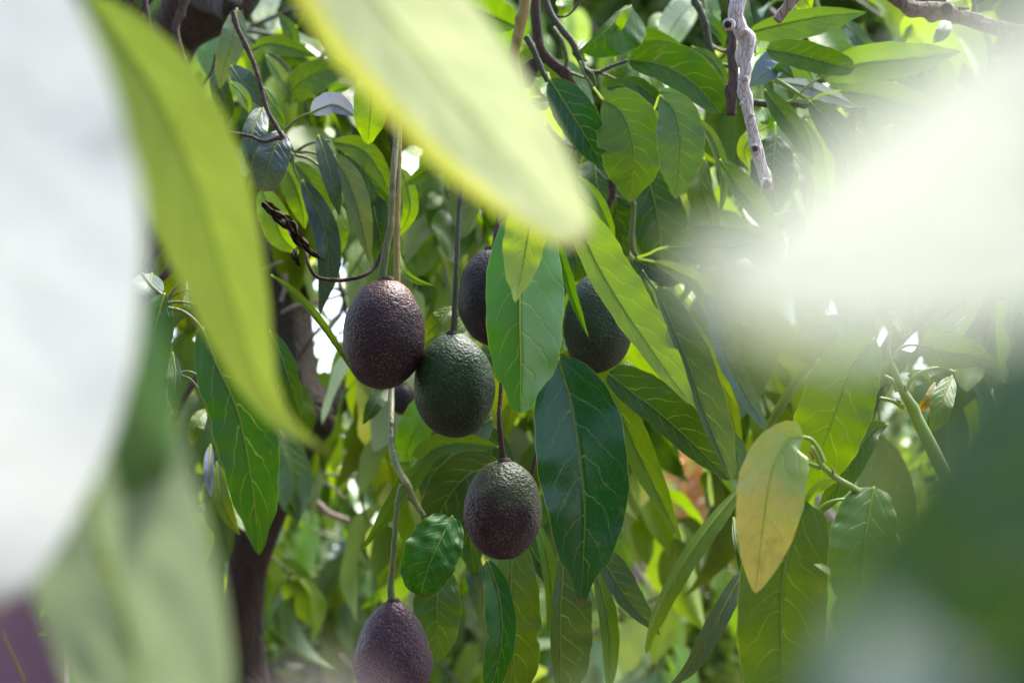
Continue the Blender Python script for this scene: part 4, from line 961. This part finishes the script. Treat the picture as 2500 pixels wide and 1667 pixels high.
# ------------------------------------------------------------------ blurred leaves close to the lens
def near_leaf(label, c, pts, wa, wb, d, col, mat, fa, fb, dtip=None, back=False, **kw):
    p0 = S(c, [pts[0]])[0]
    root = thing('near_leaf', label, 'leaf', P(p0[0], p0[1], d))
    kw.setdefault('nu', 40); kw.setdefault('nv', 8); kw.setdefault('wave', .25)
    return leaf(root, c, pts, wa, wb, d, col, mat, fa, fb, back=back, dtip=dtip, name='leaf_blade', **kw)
near_leaf('huge out of focus leaf painted whitish for its sky sheen, filling the left edge', 'D', [(-200, -380), (-130, 0), (-110, 400), (-85, 820), (-20, 1420)], 430, 435, .35, (.60, .60, .64, 1), M_PALE, 10, 12, dtip=.34, e0=.9, e1=.8, acum=0, bumps=.0006, ribr=.0006)  # near-white base colour carries the sky's reflection on a glossy leaf
near_leaf('long blurred lime green leaf curving down beside the white one', 'D', [(190, -20), (345, 200), (440, 400), (505, 600), (562, 790), (600, 890), (660, 975), (775, 1050)], 128, 122, .52, (.155, .205, .075, 1), M_YOUNG, 15, 15, dtip=.54, e0=.8, e1=1.45, acum=.0, ribr=.0005, nu=60)
near_leaf('blurred pale grey green leaf at the lower left, yellow midrib running diagonally', 'D', [(130, 560), (170, 930), (220, 1200), (310, 1500), (390, 1850)], 190, 245, .40, (.21, .26, .15, 1), M_PALE, 10, 25, dtip=.37, e0=.4, e1=.4, acum=0, ribr=.0014, ribcol=(.55, .6, .08, 1), bumps=.003)
near_leaf('long blurred pale lime leaf crossing the top centre diagonally', 'D', [(600, -420), (820, -60), (1020, 190), (1190, 390), (1350, 565)], 158, 172, .42, (.42, .45, .29, 1), M_LIME, 12, 10, dtip=.44, e0=.55, e1=.62, acum=.0, ribr=.0005, nu=60, bumps=.0006)
near_leaf('huge out of focus leaf painted white for its sky sheen, coming in from the right edge', 'D', [(3200, -60), (2600, 250), (2200, 460), (1880, 600), (1590, 660)], 345, 370, .118, (.50, .51, .48, 1), M_PALE, 10, 10, dtip=.125, e0=.5, e1=.75, acum=0, rib=False, bumps=.001)  # sky reflection painted in as a pale base colour
near_leaf('faint blurred yellowish blade added for the translucent rim of the white leaf', 'D', [(1560, 520), (1680, 700), (1800, 820), (1960, 900)], 60, 70, .17, (.13, .16, .05, 1), M_YOUNG, 10, 10, dtip=.17, rib=False)  # added blade, stands for light coming through the white leaf's edge
near_leaf('huge blurred dark green leaf filling the lower right corner', 'D', [(2850, 520), (2605, 980), (2330, 1460), (2080, 1790), (1660, 2430)], 400, 500, .20, (.028, .062, .030, 1), M_SHEEN, 10, 20, dtip=.19, e0=.38, e1=.35, ribr=.0005, bumps=.003)
near_leaf('very blurred greyish leaf tip rising from the bottom edge, left of the lowest avocado', 'D', [(560, 2500), (700, 2100), (770, 1570)], 280, 280, .10, (.30, .21, .24, 1), M_PALE, 10, 10, dtip=.10, rib=False)
near_leaf('very blurred pale green leaf tip rising from the bottom edge below the long leaves', 'D', [(1500, 2500), (1440, 2100), (1400, 1610)], 240, 240, .10, (.16, .24, .12, 1), M_PALE, 10, 10, dtip=.10, rib=False)
near_leaf('blurred green blade added for the saturated upper part of the lower left leaf', 'D', [(280, 640), (310, 850), (325, 1030), (330, 1260)], 85, 85, .385, (.075, .155, .04, 1), M_PALE, 10, 12, dtip=.375, ribr=.0005)  # added blade, not a separate leaf: the lower left leaf's greener top
near_leaf('very blurred pale grey green blade added for the glossy sheen low on the dark leaf', 'D', [(2300, 2300), (2130, 1850), (1990, 1400)], 230, 240, .11, (.15, .21, .19, 1), M_PALE, 10, 10, dtip=.11, rib=False)  # added blade, carries the grey sheen of the dark leaf as colour

# ------------------------------------------------------------------ foliage behind: trees of countable leaves
R2 = random.Random(5)
def back_tree(name, label, cells, cols, kinds, nleaf=12, size=1.0, trunk=None, seed=1, limit=300, gap=True, mats=None, length=.3):
    r = random.Random(seed)
    x0, y0, d0 = cells[0][0], cells[0][1], cells[0][2]
    root = thing(name, label, 'tree' if 'tree' in name else 'bush', P(x0, y0, d0))
    cnt = 0
    if trunk:
        for (c, pts, rr, d, m) in trunk: twig(root, c, pts, rr, d, m, 'trunk', knots=3, sides=14, rough=.12)
    for (x, y, d) in cells:
        if cnt >= limit: break
        o = P(x, y, d)
        dirn = Vector((r.uniform(-1, 1), r.uniform(-.8, .3), r.uniform(-.7, .2)))
        spray(root, o, dirn, r, cols, kinds, nleaf, length * size, size, gapcheck=gap, twigmat=r.choice(mats or [M_DKGREEN, M_TWIG, M_GREENSTEM]))
        cnt += nleaf
    return root
def cells(x0, x1, y0, y1, d0, d1, n, seed):
    r = random.Random(seed); out = []
    # stratified
    nx = max(1, int(round(math.sqrt(n * (x1 - x0) / (y1 - y0))))); ny = max(1, int(math.ceil(n / nx)))
    for i in range(nx):
        for j in range(ny):
            out.append((x0 + (x1 - x0) * (i + r.random()) / nx, y0 + (y1 - y0) * (j + r.random()) / ny, r.uniform(d0, d1)))
    r.shuffle(out)
    return out[:n]
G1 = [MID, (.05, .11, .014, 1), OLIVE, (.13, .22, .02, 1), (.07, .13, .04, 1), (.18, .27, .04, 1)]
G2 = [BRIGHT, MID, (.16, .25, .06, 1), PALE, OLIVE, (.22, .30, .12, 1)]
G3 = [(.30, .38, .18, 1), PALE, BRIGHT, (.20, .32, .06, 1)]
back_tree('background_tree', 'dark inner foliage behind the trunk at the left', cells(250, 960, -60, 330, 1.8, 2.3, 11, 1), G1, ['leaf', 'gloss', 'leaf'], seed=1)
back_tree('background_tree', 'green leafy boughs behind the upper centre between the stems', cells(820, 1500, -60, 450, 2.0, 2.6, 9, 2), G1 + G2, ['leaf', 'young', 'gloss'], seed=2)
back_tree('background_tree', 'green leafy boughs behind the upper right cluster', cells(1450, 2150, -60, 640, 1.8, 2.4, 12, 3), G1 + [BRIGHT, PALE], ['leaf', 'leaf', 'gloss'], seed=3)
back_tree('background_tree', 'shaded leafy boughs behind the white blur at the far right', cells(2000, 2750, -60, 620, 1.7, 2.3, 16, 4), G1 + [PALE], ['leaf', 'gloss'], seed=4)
back_tree('background_tree', 'foliage painted pale green for sun gloss, seen between the hanging stalks', cells(920, 1270, 330, 760, 1.95, 2.3, 12, 5), G3 + [(.38, .46, .26, 1)], ['young', 'pale', 'leaf'], seed=5)  # brightness from sun gloss is put into these pale leaf colours
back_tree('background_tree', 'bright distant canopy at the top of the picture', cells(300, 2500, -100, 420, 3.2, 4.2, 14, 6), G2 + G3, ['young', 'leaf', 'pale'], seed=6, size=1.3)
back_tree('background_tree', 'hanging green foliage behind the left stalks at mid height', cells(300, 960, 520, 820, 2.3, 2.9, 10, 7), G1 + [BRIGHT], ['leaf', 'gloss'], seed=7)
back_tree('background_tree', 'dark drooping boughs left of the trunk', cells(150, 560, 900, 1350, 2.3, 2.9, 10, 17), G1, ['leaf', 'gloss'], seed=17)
back_tree('background_tree', 'few dull leaves hanging in front of the dark trunk', [(690, 640, 1.85), (780, 800, 1.95), (620, 760, 1.9), (820, 640, 1.9), (700, 930, 1.9)], G1, ['leaf', 'gloss'], seed=31, size=.8, nleaf=11)
back_tree('background_tree', 'small boughs behind the tip of the white blur', [(1860, 590, 2.1), (1960, 640, 2.2), (1900, 700, 2.3), (2060, 600, 2.2)], G1, ['leaf'], seed=41, size=.9)
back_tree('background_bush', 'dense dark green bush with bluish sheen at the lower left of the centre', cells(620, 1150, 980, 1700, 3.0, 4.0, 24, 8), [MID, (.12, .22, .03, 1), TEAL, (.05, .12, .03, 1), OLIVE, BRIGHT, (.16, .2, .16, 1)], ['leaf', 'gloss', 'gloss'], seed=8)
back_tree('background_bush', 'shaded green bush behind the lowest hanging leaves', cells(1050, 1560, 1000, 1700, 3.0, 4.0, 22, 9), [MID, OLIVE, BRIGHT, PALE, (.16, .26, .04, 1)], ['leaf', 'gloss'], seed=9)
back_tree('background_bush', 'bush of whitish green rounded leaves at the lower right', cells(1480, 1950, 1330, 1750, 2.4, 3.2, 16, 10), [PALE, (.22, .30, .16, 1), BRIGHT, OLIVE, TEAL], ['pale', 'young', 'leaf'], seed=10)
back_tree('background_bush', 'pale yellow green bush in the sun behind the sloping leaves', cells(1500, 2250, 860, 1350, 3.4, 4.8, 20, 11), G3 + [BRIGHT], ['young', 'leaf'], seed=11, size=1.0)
back_tree('background_tree', 'leaves hanging behind the centre leaves and fruits', cells(980, 1420, 520, 900, 1.9, 2.4, 7, 12), G1 + [BRIGHT, FRESH], ['leaf', 'gloss', 'young'], seed=12)

# larger leaves between the stalks, sun gloss put into their pale colours
b = branch('spray of large leaves painted whitish green for sun gloss between the two left stalks', P(1090, 420, 1.9))
twig(b, 'M2', [(560, 60), (460, 150), (370, 260), (300, 400), (250, 560)], [14, 12, 10, 8, 6], 1.85, M_GREENSTEM, 'twig')
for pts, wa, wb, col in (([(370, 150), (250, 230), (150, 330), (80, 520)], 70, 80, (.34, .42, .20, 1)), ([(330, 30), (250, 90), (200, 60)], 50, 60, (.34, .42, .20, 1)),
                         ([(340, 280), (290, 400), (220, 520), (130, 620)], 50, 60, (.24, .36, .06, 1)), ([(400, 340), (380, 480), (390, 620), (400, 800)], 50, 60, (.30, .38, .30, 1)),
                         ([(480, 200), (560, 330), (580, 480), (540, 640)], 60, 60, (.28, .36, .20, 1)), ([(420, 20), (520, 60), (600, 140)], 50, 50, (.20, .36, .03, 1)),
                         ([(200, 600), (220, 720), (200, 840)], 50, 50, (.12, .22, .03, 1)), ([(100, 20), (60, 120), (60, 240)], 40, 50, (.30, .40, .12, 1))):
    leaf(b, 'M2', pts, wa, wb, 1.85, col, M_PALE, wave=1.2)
b = branch('pair of bright white lit leaves near the top, left of the lime diagonal leaf', P(640, 0, 2.4))
twig(b, 'T2', [(480, -120), (430, -30), (400, 40)], [10, 8, 6], 2.4, M_GREENSTEM, 'twig')
leaf(b, 'T2', [(360, -120), (370, 0), (370, 160)], 60, 65, 2.4, (.5, .56, .42, 1), M_PALE, wave=.6, e0=.4, e1=.4, acum=0)  # the lit white of this group is put into the base colours
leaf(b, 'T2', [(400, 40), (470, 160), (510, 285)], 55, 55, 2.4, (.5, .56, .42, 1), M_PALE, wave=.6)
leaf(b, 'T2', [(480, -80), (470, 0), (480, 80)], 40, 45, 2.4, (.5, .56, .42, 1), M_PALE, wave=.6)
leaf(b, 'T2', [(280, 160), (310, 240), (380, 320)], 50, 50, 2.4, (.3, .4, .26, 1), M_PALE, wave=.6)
b = branch('broad white lit leaves at the top beside the slender green brown twig', P(1640, 0, 2.0))
twig(b, 'T3', [(1300, -120), (1290, -20), (1310, 60)], [12, 10, 8], 2.0, M_GREENSTEM, 'twig')
leaf(b, 'T3', [(1330, -60), (1280, 60), (1230, 150), (1200, 260)], 70, 90, 2.0, (.55, .60, .48, 1), M_PALE, wave=.6)  # whiteness from being lit is painted as base colour here too
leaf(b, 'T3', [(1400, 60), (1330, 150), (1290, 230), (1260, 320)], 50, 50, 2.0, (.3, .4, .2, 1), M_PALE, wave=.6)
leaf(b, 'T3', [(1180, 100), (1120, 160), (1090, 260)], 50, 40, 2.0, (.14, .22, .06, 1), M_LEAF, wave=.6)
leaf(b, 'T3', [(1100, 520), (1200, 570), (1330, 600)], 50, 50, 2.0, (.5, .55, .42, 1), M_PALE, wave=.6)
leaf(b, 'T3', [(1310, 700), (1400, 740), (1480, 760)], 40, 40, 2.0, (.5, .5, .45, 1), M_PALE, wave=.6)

# crooked pinkish limbs in the bush at the lower right
b = thing('background_shrub', 'blurred shrub of crooked pinkish grey limbs at the lower right', 'bush', P(1560, 1500, 3.2))
twig(b, 'B3', [(900, 1200), (960, 900), (1010, 780), (985, 600), (975, 450), (960, 330)], [34, 36, 38, 34, 32, 26], 3.2, M_PINKROOT, 'limb', knots=4)
twig(b, 'B3', [(1010, 780), (1100, 760), (1200, 700), (1330, 660), (1450, 640), (1560, 610), (1650, 570)], [30, 30, 28, 26, 24, 24, 22], 3.2, M_PINKROOT, 'limb', knots=4)
twig(b, 'B4', [(880, 200), (980, 360), (1040, 430), (1080, 470)], [22, 26, 26, 24], 3.2, M_PINKROOT, 'limb', knots=2)
twig(b, 'B4', [(920, 430), (960, 520), (970, 640)], [20, 30, 28], 3.2, M_PINKROOT, 'limb', knots=2)
twig(b, 'B3', [(1520, -50), (1580, 60), (1660, 120)], [16, 16, 14], 3.2, M_PINKROOT, 'limb', knots=2)
twig(b, 'B3', [(860, 800), (850, 1000), (880, 1200), (860, 1500)], [30, 34, 36, 36], 3.0, M_TRUNK, 'limb', knots=2)
for (x, y, s, m, l) in ((1640, 1165, .10, FM_ORANGE, 'blossom'), (1690, 1130, .06, FM_ORANGE, 'blossom'), (1760, 1160, .07, FM_ORANGE, 'blossom'), (1700, 1235, .07, FM_ORANGE, 'blossom')):
    foliage_mesh(l, b, P(x, y, 3.6), (s, s, s * .6), 60, m, .035, int(x))

# distant bushes and trees, leaves too small to part
def far_bush(label, x, y, d, sx, sz, n, mat, ls, seed, cat='bush', name='distant_bush', trunk=True):
    c = P(x, y, d)
    root = thing(name, label, cat, (c.x, c.y, 0))
    r = random.Random(seed)
    if trunk:
        for i in range(5):
            a = r.uniform(-.5, .5)
            tube_world('trunk', [(Vector((c.x + a * .3, c.y + r.uniform(-.2, .2), 0)), .035 * d / 4), (Vector((c.x + a * sx, c.y, max(.3, c.z * .6))), .025 * d / 4), (Vector((c.x + a * 1.6 * sx, c.y + r.uniform(-.3, .3), c.z + sz * .7)), .008 * d / 4)], M_PINKROOT, root, None, 7, 14, .1)
    foliage_mesh('foliage', root, (c.x, c.y, c.z), (sx, sx * .7, sz), n, mat, ls, seed)
    return root
far_bush('fine leaved grey green tree blurred at the right', 2150, 1130, 6.0, 1.3, .42, 6000, FM_FINE, .07, 1, 'tree', 'distant_tree')
far_bush('light green bush far behind the centre right', 1620, 1150, 6.5, 1.3, .5, 6000, FM_LIGHT, .11, 2)
far_bush('green bush far behind the lower centre', 1200, 1350, 6.0, 1.4, .6, 6000, FM_GREEN, .12, 3)
far_bush('dark green bush far behind the trunk', 650, 1250, 5.5, 1.5, .5, 6000, FM_DARK, .12, 4)
far_bush('green bush far off at the left edge', 50, 1150, 6.0, 1.4, .5, 5000, FM_GREEN, .12, 5)
far_bush('light bush far off beyond the right edge', 2800, 1250, 6.5, 1.3, .5, 5000, FM_LIGHT, .11, 6)
far_bush('bright bush low at the lower right', 1750, 1500, 4.5, 1.0, .6, 4500, FM_LIGHT, .10, 7)
far_bush('low bush at the bottom centre', 1000, 1600, 4.5, 1.1, .5, 4500, FM_GREEN, .10, 8)
far_bush('tall distant tree behind the upper left', 500, 120, 9.0, 2.4, 1.1, 9000, FM_GREEN, .2, 9, 'tree', 'distant_tree')
far_bush('tall distant tree behind the upper centre', 1250, 120, 9.5, 2.3, 1.1, 9000, FM_LIGHT, .2, 10, 'tree', 'distant_tree')
far_bush('tall distant tree behind the upper right', 2000, 100, 9.0, 2.4, 1.0, 9000, FM_GREEN, .2, 11, 'tree', 'distant_tree')

# mauve ribbed wall and the low tan kerb wall at the bottom left
M_MAUVE = plain_noise_mat('mauve_painted_metal', (.45, .27, .38, 1), (.54, .36, .46, 1), 9, .6, .001)
w = thing('ribbed_fence', 'mauve finely ribbed fence panel at the lower left corner', 'fence', P(60, 1500, 2.2))
c0 = P(-260, 1250, 2.2); c1 = P(175, 1250, 2.2)
vs, fs = [], []
n = 180
top, botm = P(0, 1270, 2.2).z, 0
for i in range(n + 1):
    t_ = i / n
    x = c0.x + (c1.x - c0.x) * t_; y = c0.y + .003 * math.sin(i * math.pi / 2 * 1.0)
    vs += [(x, y, top), (x, y, botm), (x, y + .02, botm), (x, y + .02, top)]
for i in range(n):
    a = i * 4
    fs += [(a, a + 1, a + 5, a + 4), (a + 2, a + 3, a + 7, a + 6), (a + 3, a, a + 4, a + 7)]
fs += [(0, 3, 2, 1), (n * 4, n * 4 + 1, n * 4 + 2, n * 4 + 3)]
mesh_obj('ribbed_panel', vs, fs, M_MAUVE, w, None, (c0.x, c0.y, 0), smooth=False)
tube_world('top_rail', [(Vector((c0.x, c0.y + .01, top + .005)), .012), (Vector((c1.x, c1.y + .01, top + .005)), .012)], M_MAUVE, w, None, 10, 2, 0)
b = thing('small_plant', 'thin yellow leaved seedling beside the mauve fence', 'plant', P(130, 1560, 1.9))
twig(b, 'B1', [(170, 1560), (100, 1400), (40, 1280), (20, 1200)], [10, 9, 8], 1.9, M_TAN, 'stem')
twig(b, 'B1', [(400, 1000), (370, 880), (340, 780), (360, 700)], [8, 7, 6], 1.9, M_TWIG, 'stem')
twig(b, 'B1', [(330, 1230), (300, 1170), (280, 1120)], [7, 6, 5], 1.9, M_TAN, 'stem')
leaf(b, 'B1', [(385, 1100), (330, 1070), (275, 1110)], 30, 30, 1.9, YEL, M_YOUNG, rib=False)
leaf(b, 'B1', [(265, 1235), (300, 1232), (340, 1230)], 8, 8, 1.9, YEL, M_YOUNG, rib=False)
leaf(b, 'B1', [(360, 670), (350, 700), (345, 730)], 12, 12, 1.9, YEL, M_YOUNG, rib=False)
M_KERB = plain_noise_mat('tan_concrete', (.50, .34, .27, 1), (.60, .43, .35, 1), 6, .8, .002)
k0 = P(690, 1660, 3.0); k1 = P(1100, 1690, 3.0)
w = thing('garden_kerb', 'pinkish tan garden kerb at the bottom edge left of the lowest avocado', 'kerb', (k0.x, k0.y, 0))
hz = k0.z - .043
for i in range(3):
    x0 = k0.x - .30 + i * .42; 
    vs = []
    bev = .008
    for (yy, zz) in ((0, 0), (0, hz - bev), (bev, hz), (.16 - bev, hz), (.16, hz - bev), (.16, 0)):
        vs.append((x0, k0.y + yy, zz)); vs.append((x0 + .412, k0.y + yy, zz))
    fs = [(2 * j, 2 * j + 1, 2 * j + 3, 2 * j + 2) for j in range(5)] + [(10, 11, 1, 0), (0, 2, 4, 6, 8, 10), (11, 9, 7, 5, 3, 1)]
    mesh_obj('kerb_stone', vs, fs, M_KERB, w, None, (x0, k0.y, 0), smooth=False)

# unseen trees added round and behind the viewer to block the low sky
def added_shade_tree(label, x, y, h, rad, n, seed):
    root = thing('added_shade_tree', label, 'tree', (x, y, 0))
    r = random.Random(seed)
    tube_world('trunk', [(Vector((x, y, 0)), .12), (Vector((x + .05, y, h * .3)), .09), (Vector((x, y + .05, h * .62)), .05), (Vector((x, y, h * .9)), .02)], M_TRUNK, root, None, 12, 20, .12)
    for i in range(7):
        a = i * .9 + r.uniform(-.3, .3); z = h * r.uniform(.3, .6)
        tube_world('limb', [(Vector((x, y, z)), .045), (Vector((x + rad * .5 * math.cos(a), y + rad * .5 * math.sin(a), z + .35)), .03), (Vector((x + rad * .85 * math.cos(a), y + rad * .85 * math.sin(a), z + .5)), .01)], M_TRUNK, root, None, 8, 12, .1)
    foliage_mesh('crown', root, (x, y, h * .58), (rad, rad, h * .46), n, FM_DARK, .15, seed)
    return root
added_shade_tree('unseen leafy tree added behind the viewer to the left', -1.9, -2.6, 3.6, 1.5, 7000, 21)
added_shade_tree('unseen leafy tree added straight behind the viewer', .6, -3.4, 3.4, 1.5, 7000, 22)
added_shade_tree('unseen leafy tree added behind the viewer to the right', 3.3, -2.2, 2.6, 1.2, 5000, 23)
added_shade_tree('unseen leafy tree added left of the viewer', -3.4, .2, 3.4, 1.4, 6000, 24)

for o in bpy.data.objects:
    if o.parent is None and o.type == 'EMPTY':
        n_ = o.name.split('.')[0]
        g_ = {'avocado': 'avocados hanging among the leaves', 'near_leaf': 'blurred leaves close to the lens', 'leafy_branch': 'leafy branches near the fruit',
              'background_tree': 'foliage behind the fruit', 'background_bush': 'bushes behind the fruit', 'distant_bush': 'distant bushes',
              'distant_tree': 'distant trees', 'added_shade_tree': 'unseen trees added to block low sky', 'brown_branch': 'dead twigs at the top'}.get(n_)
        if g_: o['group'] = g_
